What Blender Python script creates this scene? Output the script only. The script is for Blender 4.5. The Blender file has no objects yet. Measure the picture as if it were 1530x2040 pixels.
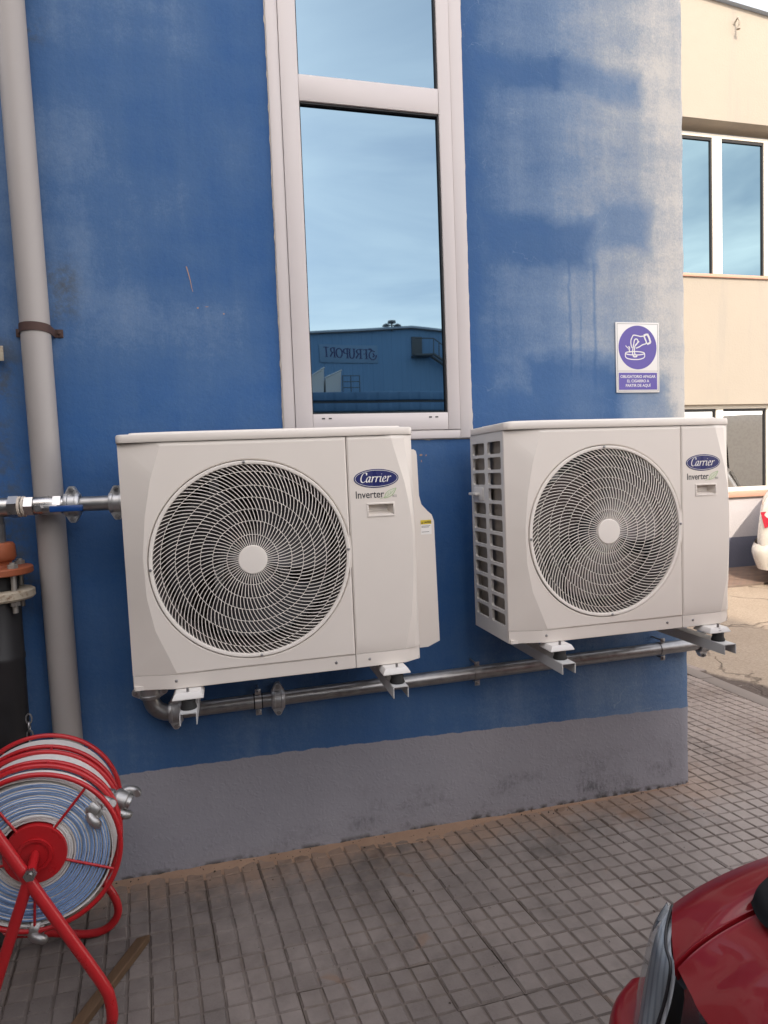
import bpy, bmesh, math, random
from mathutils import Vector, Matrix, noise as mnoise

R = math.radians
PI = math.pi
scene = bpy.context.scene
COL = scene.collection

# ------------------------------------------------------------------ camera
CAM = Vector((0.1914, -2.4575, 1.4608))
def setup_camera():
    yaw, pit, rol = 0.2369, 0.0593, -0.0374
    fw = Vector((math.sin(yaw) * math.cos(pit), math.cos(yaw) * math.cos(pit), -math.sin(pit)))
    rt = Vector((math.cos(yaw), -math.sin(yaw), 0))
    up = rt.cross(fw)
    r2 = rt * math.cos(rol) + up * math.sin(rol)
    u2 = up * math.cos(rol) - rt * math.sin(rol)
    cd = bpy.data.cameras.new('camera')
    cd.sensor_fit = 'VERTICAL'
    cd.sensor_height = 36.0
    cd.lens = 1281.17 / 2040 * 36.0
    cd.clip_start = 0.05
    cd.clip_end = 3000
    co = bpy.data.objects.new('camera', cd)
    COL.objects.link(co)
    m = Matrix((r2, u2, -fw)).transposed().to_4x4()
    m.translation = CAM
    co.matrix_world = m
    scene.camera = co
setup_camera()

# ------------------------------------------------------------------ sky, sun, exposure
SUN_AZ = 18.0      # degrees the light drifts towards +x while it travels along +y
SUN_EL = 36.0
def setup_light():
    w = bpy.data.worlds.new('World')
    scene.world = w
    w.use_nodes = True
    nt = w.node_tree
    nt.nodes.clear()
    out = nt.nodes.new('ShaderNodeOutputWorld')
    bg = nt.nodes.new('ShaderNodeBackground')
    bg.inputs['Strength'].default_value = 0.15
    sky = nt.nodes.new('ShaderNodeTexSky')
    sky.sky_type = 'NISHITA'
    sky.sun_disc = False
    sky.sun_elevation = R(SUN_EL)
    # sun stands at (-sin az, -cos az): rotation is measured from +y clockwise
    sky.sun_rotation = R(180 + SUN_AZ)
    sky.air_density = 1.0
    sky.dust_density = 2.2
    sky.ozone_density = 1.0
    # thin high cloud veil over the whole sky
    tc = nt.nodes.new('ShaderNodeTexCoord')
    mp = nt.nodes.new('ShaderNodeMapping')
    mp.inputs['Scale'].default_value = (1.0, 1.0, 5.0)
    nz = nt.nodes.new('ShaderNodeTexNoise')
    nz.inputs['Scale'].default_value = 1.7
    nz.inputs['Detail'].default_value = 6
    nz.inputs['Roughness'].default_value = 0.55
    nz.inputs['Distortion'].default_value = 0.4
    rm = nt.nodes.new('ShaderNodeMapRange')
    rm.inputs['From Min'].default_value = 0.38
    rm.inputs['From Max'].default_value = 0.78
    rm.inputs['To Min'].default_value = 0.26
    rm.inputs['To Max'].default_value = 0.92
    mx = nt.nodes.new('ShaderNodeMix')
    mx.data_type = 'RGBA'
    mx.inputs[7].default_value = (16.6, 15.0, 13.3, 1)
    L = nt.links
    L.new(tc.outputs['Generated'], mp.inputs['Vector'])
    L.new(mp.outputs[0], nz.inputs['Vector'])
    L.new(nz.outputs['Fac'], rm.inputs['Value'])
    sx = nt.nodes.new('ShaderNodeSeparateXYZ')
    hz = nt.nodes.new('ShaderNodeMapRange')
    hz.inputs['From Min'].default_value = 0.12; hz.inputs['From Max'].default_value = 0.62
    hz.inputs['To Min'].default_value = 1.35; hz.inputs['To Max'].default_value = 0.46
    mu = nt.nodes.new('ShaderNodeMath'); mu.operation = 'MULTIPLY'; mu.use_clamp = True
    L.new(tc.outputs['Generated'], sx.inputs[0]); L.new(sx.outputs['Z'], hz.inputs['Value'])
    L.new(rm.outputs[0], mu.inputs[0]); L.new(hz.outputs[0], mu.inputs[1])
    L.new(mu.outputs[0], mx.inputs[0])
    L.new(sky.outputs[0], mx.inputs[6])
    L.new(mx.outputs[2], bg.inputs['Color'])
    L.new(bg.outputs[0], out.inputs['Surface'])
    sd = bpy.data.lights.new('sun', 'SUN')
    sd.energy = 2.0
    sd.angle = R(0.6)
    sd.color = (1.0, 0.88, 0.73)
    so = bpy.data.objects.new('sun', sd)
    COL.objects.link(so)
    az, el = R(SUN_AZ), R(SUN_EL)
    d = Vector((math.sin(az) * math.cos(el), math.cos(az) * math.cos(el), -math.sin(el)))
    so.rotation_euler = d.to_track_quat('-Z', 'Y').to_euler()
    so.location = (0, 0, 30)
    vs = scene.view_settings
    vs.view_transform = 'Standard'
    vs.look = 'None'
    vs.gamma = 1.0
    vs.exposure = 1.13
    vs.use_curve_mapping = False
    scene.cycles.use_denoising = True
    scene.cycles.max_bounces = 6
    scene.cycles.diffuse_bounces = 4
    scene.cycles.glossy_bounces = 4
    scene.cycles.sample_clamp_indirect = 6
setup_light()

# ------------------------------------------------------------------ mesh helpers
class MB:
    """collects faces, then links them as one mesh object"""
    def __init__(self):
        self.v = []; self.f = []; self.mi = []; self.cur = 0
    def add(self, verts, faces, M=None):
        o = len(self.v)
        for p in verts:
            p = Vector(p)
            if M is not None: p = M @ p
            self.v.append(p)
        for f in faces:
            self.f.append([i + o for i in f]); self.mi.append(self.cur)
        return self
    def box(self, a, b, M=None):
        (x0, y0, z0), (x1, y1, z1) = a, b
        vs = [(x0,y0,z0),(x1,y0,z0),(x1,y1,z0),(x0,y1,z0),(x0,y0,z1),(x1,y0,z1),(x1,y1,z1),(x0,y1,z1)]
        return self.add(vs, [(0,3,2,1),(4,5,6,7),(0,1,5,4),(1,2,6,5),(2,3,7,6),(3,0,4,7)], M)
    def bbox(self, a, b, r=0.003, M=None):
        """box with chamfered edges"""
        bm = bmesh.new()
        (x0, y0, z0), (x1, y1, z1) = a, b
        bmesh.ops.create_cube(bm, size=1)
        for v in bm.verts:
            v.co = Vector(((x0+x1)/2 + v.co.x*(x1-x0), (y0+y1)/2 + v.co.y*(y1-y0), (z0+z1)/2 + v.co.z*(z1-z0)))
        bmesh.ops.bevel(bm, geom=list(bm.edges), offset=r, segments=2, profile=0.5, affect='EDGES')
        bm.verts.index_update()
        self.add([v.co.copy() for v in bm.verts], [[v.index for v in f.verts] for f in bm.faces], M)
        bm.free()
        return self
    def grid(self, rows, close_u=False, close_v=False, M=None, flip=False):
        """rows: list of equal-length lists of points"""
        n, m = len(rows), len(rows[0])
        vs = [p for r in rows for p in r]
        fs = []
        for i in range(n if close_v else n - 1):
            for j in range(m if close_u else m - 1):
                a, b = i*m + j, i*m + (j+1) % m
                c, d = ((i+1) % n)*m + (j+1) % m, ((i+1) % n)*m + j
                fs.append((a, d, c, b) if flip else (a, b, c, d))
        return self.add(vs, fs, M)
    def tube(self, path, r, n=10, cap=True, closed=False, M=None):
        path = [Vector(p) for p in path]
        k = len(path)
        rs = r if isinstance(r, (list, tuple)) else [r] * k
        def tan(i):
            if closed: return (path[(i+1) % k] - path[i-1]).normalized()
            if i == 0: return (path[1] - path[0]).normalized()
            if i == k-1: return (path[-1] - path[-2]).normalized()
            return ((path[i+1] - path[i]).normalized() + (path[i] - path[i-1]).normalized()).normalized()
        t = tan(0)
        nrm = t.orthogonal().normalized()
        rows = []
        for i in range(k):
            t2 = tan(i)
            nrm = (nrm - t2 * nrm.dot(t2))
            nrm = nrm.normalized() if nrm.length > 1e-8 else t2.orthogonal().normalized()
            bn = t2.cross(nrm)
            rows.append([path[i] + (nrm * math.cos(2*PI*j/n) + bn * math.sin(2*PI*j/n)) * rs[i] for j in range(n)])
        self.grid(rows, close_u=True, close_v=closed, M=M)
        if cap and not closed:
            self.add(rows[0], [list(range(n))[::-1]], M)
            self.add(rows[-1], [list(range(n))], M)
        return self
    def lathe(self, prof, n=32, M=None, cap=False):
        """prof: (radius, height) about local z"""
        rows = [[(r*math.cos(2*PI*j/n), r*math.sin(2*PI*j/n), z) for j in range(n)] for r, z in prof]
        self.grid(rows, close_u=True, M=M)
        if cap:
            self.add(rows[0], [list(range(n))[::-1]], M); self.add(rows[-1], [list(range(n))], M)
        return self
    def prism(self, poly, z0, z1, M=None):
        n = len(poly)
        vs = [(x, y, z0) for x, y in poly] + [(x, y, z1) for x, y in poly]
        fs = [list(range(n))[::-1], list(range(n, 2*n))] + [(i, (i+1) % n, (i+1) % n + n, i + n) for i in range(n)]
        return self.add(vs, fs, M)
    def mesh(self, name, off=None, smooth=None):
        me = bpy.data.meshes.new(name)
        vs = [tuple(p - off) for p in self.v] if off is not None else [tuple(p) for p in self.v]
        me.from_pydata(vs, [], self.f)
        if any(self.mi): me.polygons.foreach_set('material_index', self.mi)
        bm = bmesh.new(); bm.from_mesh(me)
        bmesh.ops.remove_doubles(bm, verts=bm.verts, dist=1e-6)
        bmesh.ops.recalc_face_normals(bm, faces=bm.faces)
        bm.to_mesh(me); bm.free()
        if smooth is not None:
            me.polygons.foreach_set('use_smooth', [True] * len(me.polygons))
            me.set_sharp_from_angle(angle=R(smooth))
        return me
    def build(self, name, mat, parent=None, smooth=30, label=None, kind=None):
        off = None
        if parent is not None:
            root = parent
            while root.parent: root = root.parent
            off = root.location
        me = self.mesh(name, off, smooth)
        for m in (mat if isinstance(mat, (list, tuple)) else [mat]): me.materials.append(m)
        o = bpy.data.objects.new(name, me)
        COL.objects.link(o)
        if parent is not None: o.parent = parent
        if label: o['label'] = label
        if kind: o['kind'] = kind
        return o

def thing(name, label, cat, loc=(0, 0, 0), group=None):
    o = bpy.data.objects.new(name, None)
    o.empty_display_size = 0.1
    COL.objects.link(o)
    o.location = loc
    o['label'] = label; o['category'] = cat
    if group: o['group'] = group
    return o
def tag(o, label, cat, group=None):
    o['label'] = label; o['category'] = cat
    if group: o['group'] = group
    return o
def struct(o):
    o['kind'] = 'structure'
    return o
def copy_tree(o, parent=None):
    c = o.copy(); COL.objects.link(c); c.parent = parent
    for ch in list(o.children): copy_tree(ch, c)
    return c
def T(*p): return Matrix.Translation(Vector(p))
def axis_to(d):
    """matrix turning local z to direction d"""
    return Vector(d).normalized().to_track_quat('Z', 'Y').to_matrix().to_4x4()
def cyl(mb, a, b, r, n=20, r2=None):
    mb.tube([a, b], [r, r if r2 is None else r2], n)
    return mb
def catmull(pts, per=6, closed=False):
    P = [Vector(p) for p in pts]; n = len(P); out = []
    for i in range(n if closed else n - 1):
        if closed: p0, p1, p2, p3 = P[i-1], P[i], P[(i+1) % n], P[(i+2) % n]
        else: p0, p1, p2, p3 = P[max(i-1, 0)], P[i], P[i+1], P[min(i+2, n-1)]
        for k in range(per):
            t = k / per
            out.append(0.5*((2*p1) + (p2-p0)*t + (2*p0-5*p1+4*p2-p3)*t*t + (3*p1-p0-3*p2+p3)*t*t*t))
    if not closed: out.append(P[-1])
    return out
def patch(ctrl, pu=5, pv=5):
    """smooth surface through a grid of control points"""
    rows = [catmull(r, pu) for r in ctrl]
    cols = [catmull([r[j] for r in rows], pv) for j in range(len(rows[0]))]
    return [[cols[j][i] for j in range(len(cols))] for i in range(len(cols[0]))]
def hexnut(mb, c, d, r, h):
    M = T(*c) @ axis_to(d)
    mb.prism([(r*math.cos(PI/3*k), r*math.sin(PI/3*k)) for k in range(6)], 0, h, M)

# ------------------------------------------------------------------ material helpers
class NT:
    def __init__(self, name):
        self.m = bpy.data.materials.new(name); self.m.use_nodes = True
        self.nt = self.m.node_tree; self.nt.nodes.clear()
        self.out = self.n('ShaderNodeOutputMaterial')
        self.b = self.n('ShaderNodeBsdfPrincipled')
        self.nt.links.new(self.b.outputs[0], self.out.inputs['Surface'])
        self._pos = None
    def n(self, t): return self.nt.nodes.new(t)
    def set(self, sock, v):
        if isinstance(v, bpy.types.NodeSocket): self.nt.links.new(v, sock)
        elif isinstance(v, (tuple, list)) and len(v) == 3 and sock.type == 'RGBA': sock.default_value = (*v, 1)
        else: sock.default_value = v
    def p(self, **k):
        for a, v in k.items(): self.set(self.b.inputs[a.replace('_', ' ')], v)
    def pos(self):
        if self._pos is None: self._pos = self.n('ShaderNodeNewGeometry').outputs['Position']
        return self._pos
    def obj(self): return self.n('ShaderNodeTexCoord').outputs['Object']
    def xyz(self, v):
        s = self.n('ShaderNodeSeparateXYZ'); self.set(s.inputs[0], v); return s.outputs
    def math(self, op, a, b=None, c=None, clamp=False):
        m = self.n('ShaderNodeMath'); m.operation = op; m.use_clamp = clamp
        self.set(m.inputs[0], a)
        if b is not None: self.set(m.inputs[1], b)
        if c is not None: self.set(m.inputs[2], c)
        return m.outputs[0]
    def vmath(self, op, a, b):
        m = self.n('ShaderNodeVectorMath'); m.operation = op
        self.set(m.inputs[0], a); self.set(m.inputs[1], b); return m.outputs[0]
    def scale(self, v, s):
        m = self.n('ShaderNodeMapping'); self.set(m.inputs['Vector'], v); m.inputs['Scale'].default_value = s; return m.outputs[0]
    def noise(self, v, scale, detail=4, rough=0.55, dist=0.0, color=False):
        m = self.n('ShaderNodeTexNoise'); self.set(m.inputs['Vector'], v)
        m.inputs['Scale'].default_value = scale; m.inputs['Detail'].default_value = detail
        m.inputs['Roughness'].default_value = rough; m.inputs['Distortion'].default_value = dist
        return m.outputs['Color'] if color else m.outputs['Fac']
    def voro(self, v, scale, feature='F1', rnd=1.0):
        m = self.n('ShaderNodeTexVoronoi'); m.feature = feature; self.set(m.inputs['Vector'], v)
        m.inputs['Scale'].default_value = scale; m.inputs['Randomness'].default_value = rnd
        return m.outputs['Distance']
    def ramp(self, x, a, b, lo=0.0, hi=1.0, smooth=True):
        m = self.n('ShaderNodeMapRange'); m.interpolation_type = 'SMOOTHSTEP' if smooth else 'LINEAR'
        self.set(m.inputs['Value'], x)
        m.inputs['From Min'].default_value = a; m.inputs['From Max'].default_value = b
        m.inputs['To Min'].default_value = lo; m.inputs['To Max'].default_value = hi
        return m.outputs[0]
    def mix(self, f, a, b, mode='MIX'):
        m = self.n('ShaderNodeMix'); m.data_type = 'RGBA'; m.blend_type = mode
        self.set(m.inputs[0], f); self.set(m.inputs[6], a); self.set(m.inputs[7], b); return m.outputs[2]
    def bump(self, h, strength=0.3, dist=0.01, normal=None):
        m = self.n('ShaderNodeBump'); m.inputs['Strength'].default_value = strength; m.inputs['Distance'].default_value = dist
        self.set(m.inputs['Height'], h)
        if normal is not None: self.set(m.inputs['Normal'], normal)
        self.set(self.b.inputs['Normal'], m.outputs[0]); return m.outputs[0]
    def rand(self): return self.n('ShaderNodeObjectInfo').outputs['Random']

def simple(name, col, rough=0.5, metal=0.0, var=0.12, scale=18, bump=0.0, bscale=120, coat=0.0, dirt=0.0, dirtcol=(0.12, 0.09, 0.07)):
    t = NT(name)
    v = t.obj()
    f = t.noise(v, scale, 5)
    lo = tuple(c * (1 - var) for c in col); hi = tuple(min(1, c * (1 + var)) for c in col)
    c = t.mix(f, lo, hi)
    if dirt:
        d = t.ramp(t.noise(v, scale * 0.6, 6, 0.7), 0.52, 0.8, 0, dirt)
        c = t.mix(d, c, dirtcol)
    t.p(Base_Color=c, Metallic=metal, Roughness=t.ramp(f, 0.2, 0.8, max(0.02, rough - 0.08), min(1, rough + 0.08)))
    if coat: t.p(Coat_Weight=coat, Coat_Roughness=0.04)
    if bump: t.bump(t.noise(v, bscale, 3), bump, 0.002)
    return t.m

M = {}
M['ac'] = simple('ac_paint', (0.71, 0.655, 0.595), 0.42, var=0.03, scale=5, bump=0.04, bscale=600)
M['ac_guard'] = simple('guard_plastic', (0.76, 0.71, 0.65), 0.45, var=0.03)
M['ac_side'] = simple('side_plastic', (0.62, 0.60, 0.57), 0.5, var=0.04)
M['black'] = simple('black_plastic', (0.018, 0.018, 0.02), 0.45)
M['interior'] = simple('dark_interior', (0.012, 0.012, 0.014), 0.8)
M['rubber'] = simple('rubber', (0.014, 0.014, 0.014), 0.7)
M['blade'] = simple('fan_plastic', (0.03, 0.028, 0.032), 0.35, var=0.2)
M['blade_lit'] = simple('fan_plastic_lit', (0.095, 0.075, 0.07), 0.4, var=0.2)  # lighter copy for the corner unit, daylight on its blades put into the colour
M['white_steel'] = simple('painted_steel', (0.66, 0.64, 0.61), 0.4, var=0.05)
M['grey_steel'] = simple('grey_painted_steel', (0.50, 0.50, 0.49), 0.38, var=0.05)
M['zinc'] = simple('galvanised', (0.33, 0.325, 0.32), 0.36, 0.8, var=0.4, scale=26, bump=0.08, bscale=60, dirt=0.5, dirtcol=(0.10, 0.085, 0.075))
M['cast'] = simple('cast_coupling', (0.50, 0.50, 0.50), 0.42, 0.75, var=0.25, scale=40, bump=0.2, bscale=180)
M['chrome'] = simple('plated', (0.50, 0.49, 0.48), 0.30, 1.0, var=0.1)
M['brass'] = simple('thread_tape', (0.60, 0.52, 0.43), 0.6, var=0.15)
M['lever'] = simple('blue_lever', (0.008, 0.06, 0.24), 0.35)
M['pvc'] = simple('grey_pvc', (0.33, 0.305, 0.29), 0.5, var=0.06, scale=4, dirt=0.12)
M['rust'] = simple('brown_rust', (0.06, 0.03, 0.024), 0.75, var=0.4, scale=40, bump=0.3)
M['orange'] = simple('orange_primer', (0.30, 0.080, 0.030), 0.6, var=0.25, scale=20, bump=0.25, dirt=1.3, dirtcol=(0.12, 0.045, 0.02))
M['rustwhite'] = simple('rusty_white', (0.42, 0.36, 0.27), 0.7, var=0.2, scale=45, bump=0.3, dirt=1.6, dirtcol=(0.15, 0.075, 0.03))
M['blackpipe'] = simple('black_pipe', (0.02, 0.019, 0.02), 0.5, var=0.3, dirt=0.2, dirtcol=(0.09, 0.08, 0.07))
M['red'] = simple('red_powder_coat', (0.42, 0.014, 0.018), 0.32, var=0.1, dirt=0.1, dirtcol=(0.12, 0.01, 0.01))
M['alu'] = simple('cast_aluminium', (0.40, 0.395, 0.385), 0.45, 0.9, var=0.15, scale=30, bump=0.1)
M['hosewhite'] = simple('hose_white', (0.60, 0.585, 0.56), 0.8, var=0.08, scale=60, bump=0.3, bscale=500, dirt=0.15, dirtcol=(0.4, 0.38, 0.35))
M['hoseblue'] = simple('hose_blue', (0.19, 0.31, 0.54), 0.8, var=0.25, scale=90, bump=0.3, bscale=500)
M['frame'] = simple('window_frame', (0.60, 0.555, 0.545), 0.38, var=0.03, scale=6)
M['gasket'] = simple('gasket', (0.02, 0.02, 0.022), 0.6)
M['sealant'] = simple('sealant', (0.55, 0.49, 0.42), 0.8, var=0.3, scale=60, bump=0.5, dirt=0.7, dirtcol=(0.16, 0.12, 0.09))
M['white'] = simple('white_print', (0.80, 0.78, 0.75), 0.5, var=0.02)
M['signblue'] = simple('sign_violet_blue', (0.115, 0.085, 0.36), 0.5, var=0.04)
M['navy'] = simple('badge_navy', (0.012, 0.016, 0.115), 0.3, var=0.02)
M['ink'] = simple('ink', (0.03, 0.03, 0.035), 0.6)
M['greyink'] = simple('grey_ink', (0.22, 0.21, 0.20), 0.6)
M['leaf1'] = simple('leaf_print_green', (0.22, 0.40, 0.09), 0.5, var=0.05)
M['leaf2'] = simple('leaf_print_pale', (0.66, 0.66, 0.55), 0.5, var=0.05)
M['yellow'] = simple('label_yellow', (0.62, 0.48, 0.03), 0.5, var=0.03)
M['wood'] = None
M['whitecar'] = simple('white_car_paint', (0.66, 0.63, 0.57), 0.25, var=0.02, coat=0.6)
M['vanwhite'] = simple('van_paint', (0.72, 0.72, 0.70), 0.28, var=0.02, coat=0.5)
M['tyre'] = simple('tyre', (0.016, 0.016, 0.016), 0.8)
M['cowl'] = simple('cowl_plastic', (0.010, 0.010, 0.011), 0.7)
M['cowl'].node_tree.nodes['Principled BSDF'].inputs['Specular IOR Level'].default_value = 0.12
M['tail'] = simple('tail_light', (0.45, 0.01, 0.03), 0.12, coat=1.0)
M['carglass'] = simple('car_glass', (0.012, 0.014, 0.016), 0.06, var=0.0)
M['salmon'] = simple('salmon_sill', (0.52, 0.30, 0.22), 0.7, var=0.1)
M['creamframe'] = simple('cream_frame', (0.78, 0.74, 0.65), 0.45, var=0.02)
M['roofblue'] = simple('roof_sheet', (0.34, 0.40, 0.48), 0.5, var=0.06)

def mat_glass(name, tint, wave=0.012):
    t = NT(name)
    v = t.pos()
    t.p(Base_Color=tint, Metallic=1.0, Roughness=0.015)
    t.bump(t.noise(v, 2.2, 1), wave, 0.05)
    return t.m
M['glass'] = mat_glass('solar_glass', (0.116, 0.174, 0.226))
M['creamglass'] = mat_glass('solar_glass_far', (0.135, 0.205, 0.245))
M['creamglass2'] = mat_glass('plain_glass_far', (0.52, 0.52, 0.52))

def mat_wood():
    t = NT('old_wood')
    v = t.obj()
    f = t.noise(t.scale(v, (60, 5, 60)), 1, 6, 0.6)
    t.p(Base_Color=t.mix(f, (0.05, 0.028, 0.014), (0.15, 0.085, 0.042)), Roughness=0.75)
    t.bump(f, 0.4, 0.004)
    return t.m
M['wood'] = mat_wood()

def mat_carpaint():
    t = NT('red_car_paint')
    v = t.obj()
    t.p(Base_Color=t.mix(t.noise(v, 900, 2), (0.175, 0.005, 0.009), (0.21, 0.007, 0.012)), Roughness=0.35, Metallic=0.0, Specular_IOR_Level=0.3, Coat_Weight=0.4, Coat_Roughness=0.03)
    return t.m
M['redcar'] = mat_carpaint()

def mat_blue_wall():
    t = NT('blue_painted_render')
    P = t.pos()
    # uneven edges of the brushed patches
    wob = t.vmath('MULTIPLY', t.vmath('SUBTRACT', t.noise(P, 2.6, 3, color=True), (0.5, 0.5, 0.5)), (0.26, 0, 0.20))
    wob2 = t.vmath('MULTIPLY', t.vmath('SUBTRACT', t.noise(P, 26, 3, color=True), (0.5, 0.5, 0.5)), (0.05, 0, 0.05))
    Q = t.vmath('ADD', t.vmath('ADD', P, wob), wob2)
    q = t.xyz(Q); x, z = q[0], q[2]
    pr = t.xyz(P); X, Z = pr[0], pr[2]
    def box(x0, z0, x1, z1, s=0.045):
        a = t.math('SUBTRACT', t.math('ABSOLUTE', t.math('SUBTRACT', x, (x0+x1)/2)), abs(x1-x0)/2)
        b = t.math('SUBTRACT', t.math('ABSOLUTE', t.math('SUBTRACT', z, (z0+z1)/2)), abs(z1-z0)/2)
        return t.ramp(t.math('MAXIMUM', a, b), -s, s, 1, 0)
    def rbox(x0, z0, x1, z1, s=0.008):
        a = t.math('SUBTRACT', t.math('ABSOLUTE', t.math('SUBTRACT', t.math('ADD', X, t.ramp(t.noise(P, 8, 2), 0.2, 0.8, -0.012, 0.012, False)), (x0+x1)/2)), abs(x1-x0)/2)
        b = t.math('MULTIPLY', t.math('SUBTRACT', t.math('ABSOLUTE', t.math('SUBTRACT', Z, (z0+z1)/2)), abs(z1-z0)/2), 0.2)
        return t.ramp(t.math('MAXIMUM', a, b), -s, s, 1, 0)
    def union(bs):
        r = bs[0]
        for b in bs[1:]: r = t.math('MAXIMUM', r, b)
        return r
    # how far the paint pales: chalking and fading, plus soft light near the corner
    streak = t.noise(t.scale(P, (7, 1, 0.7)), 1.0, 5, 0.6)
    cloud = t.noise(P, 1.7, 4, 0.6)
    fine = t.noise(P, 38, 5, 0.7)
    base_r = t.math('ADD', t.ramp(X, 1.12, 1.40, 0.14, 0.42), t.ramp(X, 1.46, 1.70, 0, 0.24))  # soft light on the right part painted in as extra fade
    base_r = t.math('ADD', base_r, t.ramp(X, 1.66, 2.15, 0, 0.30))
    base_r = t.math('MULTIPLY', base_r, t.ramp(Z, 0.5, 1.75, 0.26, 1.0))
    left = union([box(-0.60, 1.98, -0.16, 2.73, 0.16), t.math('MULTIPLY', box(-0.10, 2.28, 0.12, 2.55, 0.16), 0.55), t.math('MULTIPLY', box(-0.40, 1.90, 0.30, 2.14, 0.14), 0.75), t.math('MULTIPLY', box(0.20, 2.50, 0.36, 2.72, 0.10), 0.6)])
    left = t.math('MULTIPLY', left, 0.23)
    left = t.math('ADD', left, box(-0.42, 2.93, -0.06, 3.5, 0.12) if False else t.math('MULTIPLY', box(-0.42, 2.93, 0.2, 3.6, 0.09), 0.13))
    left = t.math('MULTIPLY', left, t.ramp(X, 0.30, 0.44, 1, 0))
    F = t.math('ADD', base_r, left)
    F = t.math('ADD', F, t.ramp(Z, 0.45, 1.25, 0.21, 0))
    F = t.math('ADD', F, t.ramp(streak, 0.25, 0.75, -0.10, 0.10, False))
    F = t.math('ADD', F, t.ramp(cloud, 0.3, 0.7, -0.09, 0.09, False))
    F = t.math('ADD', F, t.ramp(fine, 0.3, 0.7, -0.05, 0.05, False))
    F = t.math('ADD', F, t.math('MULTIPLY', t.ramp(t.noise(t.scale(P, (1.3, 1, 0.8)), 130, 3, 0.8), 0.35, 0.65, -0.055, 0.055, False), t.ramp(X, 1.0, 1.6, 0.6, 1)))
    roll = t.noise(t.scale(P, (3.2, 1, 11)), 1.0, 3, 0.5)
    F = t.math('ADD', F, t.math('MULTIPLY', t.ramp(roll, 0.35, 0.65, -0.045, 0.045, False), t.ramp(X, 0.9, 1.3, 0.6, 1)))
    # patches touched up with fresh paint
    strong = union([box(1.18, 2.985, 1.60, 3.12), box(1.14, 1.72, 1.215, 3.2, 0.03), box(1.22, 2.29, 1.72, 2.49), box(1.40, 1.60, 1.83, 1.90), box(1.14, 1.55, 1.50, 1.76)])
    weak = union([box(1.56, 2.995, 1.97, 3.12), box(1.74, 2.37, 2.0, 2.56), box(1.75, 1.58, 2.1, 1.84, 0.05),
                  rbox(1.610, 1.85, 1.618, 2.30), rbox(1.724, 1.8, 1.735, 2.32), rbox(1.660, 1.86, 1.664, 2.12)])
    keep = t.math('SUBTRACT', 1.0, t.math('MULTIPLY', strong, 0.54))
    keep = t.math('MULTIPLY', keep, t.math('SUBTRACT', 1.0, t.math('MULTIPLY', weak, 0.30)))
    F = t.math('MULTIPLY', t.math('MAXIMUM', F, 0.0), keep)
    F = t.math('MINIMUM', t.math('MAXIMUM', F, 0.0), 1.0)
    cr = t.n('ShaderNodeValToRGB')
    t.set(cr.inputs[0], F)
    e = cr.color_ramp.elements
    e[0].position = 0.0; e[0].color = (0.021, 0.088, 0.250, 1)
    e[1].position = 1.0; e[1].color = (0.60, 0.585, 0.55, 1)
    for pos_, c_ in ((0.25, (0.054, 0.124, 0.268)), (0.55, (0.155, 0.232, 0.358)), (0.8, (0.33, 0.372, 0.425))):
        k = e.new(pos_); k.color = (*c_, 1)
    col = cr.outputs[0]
    # hairline cracks showing pale filler
    crk = t.voro(t.vmath('ADD', P, t.vmath('MULTIPLY', t.noise(P, 9, 4, color=True), (0.16, 0, 0.16))), 6.5, 'DISTANCE_TO_EDGE')
    cm = t.math('MULTIPLY', t.ramp(crk, 0.0, 0.006, 1, 0), t.ramp(t.noise(P, 2.3, 2), 0.46, 0.62, 0, 0.22))
    cm = t.math('MULTIPLY', cm, t.ramp(X, 1.1, 1.25))
    col = t.mix(cm, col, (0.42, 0.50, 0.58))
    # grey mould left of the down pipe
    mold = t.math('MULTIPLY', union([box(-1.4, 1.05, -0.49, 1.98, 0.06), box(-0.40, 2.05, -0.30, 2.22, 0.06), box(-0.42, 2.96, -0.33, 3.06, 0.04)]),
                  t.ramp(t.noise(P, 9, 6, 0.75), 0.42, 0.62))
    col = t.mix(t.math('MULTIPLY', mold, 0.8), col, (0.075, 0.08, 0.075))
    # two chips and a scratch
    def chip(cx, cz, r):
        a = t.math('POWER', t.math('SUBTRACT', x, cx), 2); b = t.math('POWER', t.math('SUBTRACT', z, cz), 2)
        return t.ramp(t.math('SQRT', t.math('ADD', a, b)), r*0.7, r, 1, 0)
    # grey plinth paint, its upper edge drifting down to the right
    edge = t.math('ADD', t.math('MULTIPLY', t.ramp(X, 0.45, 2.2, 0, 1, False), -0.045), 0.400)
    edge = t.math('ADD', edge, t.ramp(t.noise(t.scale(P, (6, 1, 1)), 3, 4), 0.2, 0.8, -0.006, 0.006, False))
    pl = t.ramp(t.math('SUBTRACT', Z, edge), -0.002, 0.002, 1, 0)
    pn = t.noise(P, 3, 5, 0.6)
    pcol = t.mix(pn, (0.260, 0.258, 0.290), (0.330, 0.326, 0.360))
    soot = t.math('MULTIPLY', t.ramp(t.noise(t.scale(P, (1, 1, 1.6)), 5, 6, 0.7), 0.45, 0.68), t.math('MULTIPLY', t.ramp(Z, 0.02, 0.30, 0.9, 0), t.ramp(X, 0.3, 1.0, 0.3, 1)))
    soot = t.math('MULTIPLY', soot, t.ramp(t.noise(t.scale(P, (1.6, 1, 0.7)), 34, 5, 0.75), 0.38, 0.62, 0.15, 1))
    pcol = t.mix(soot, pcol, (0.085, 0.085, 0.095))
    pcol = t.mix(t.math('MULTIPLY', t.ramp(Z, 0.0, 0.03, 1, 0), t.ramp(t.noise(P, 20, 4), 0.4, 0.6)), pcol, (0.045, 0.038, 0.03))
    col = t.mix(pl, col, pcol)
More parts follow.
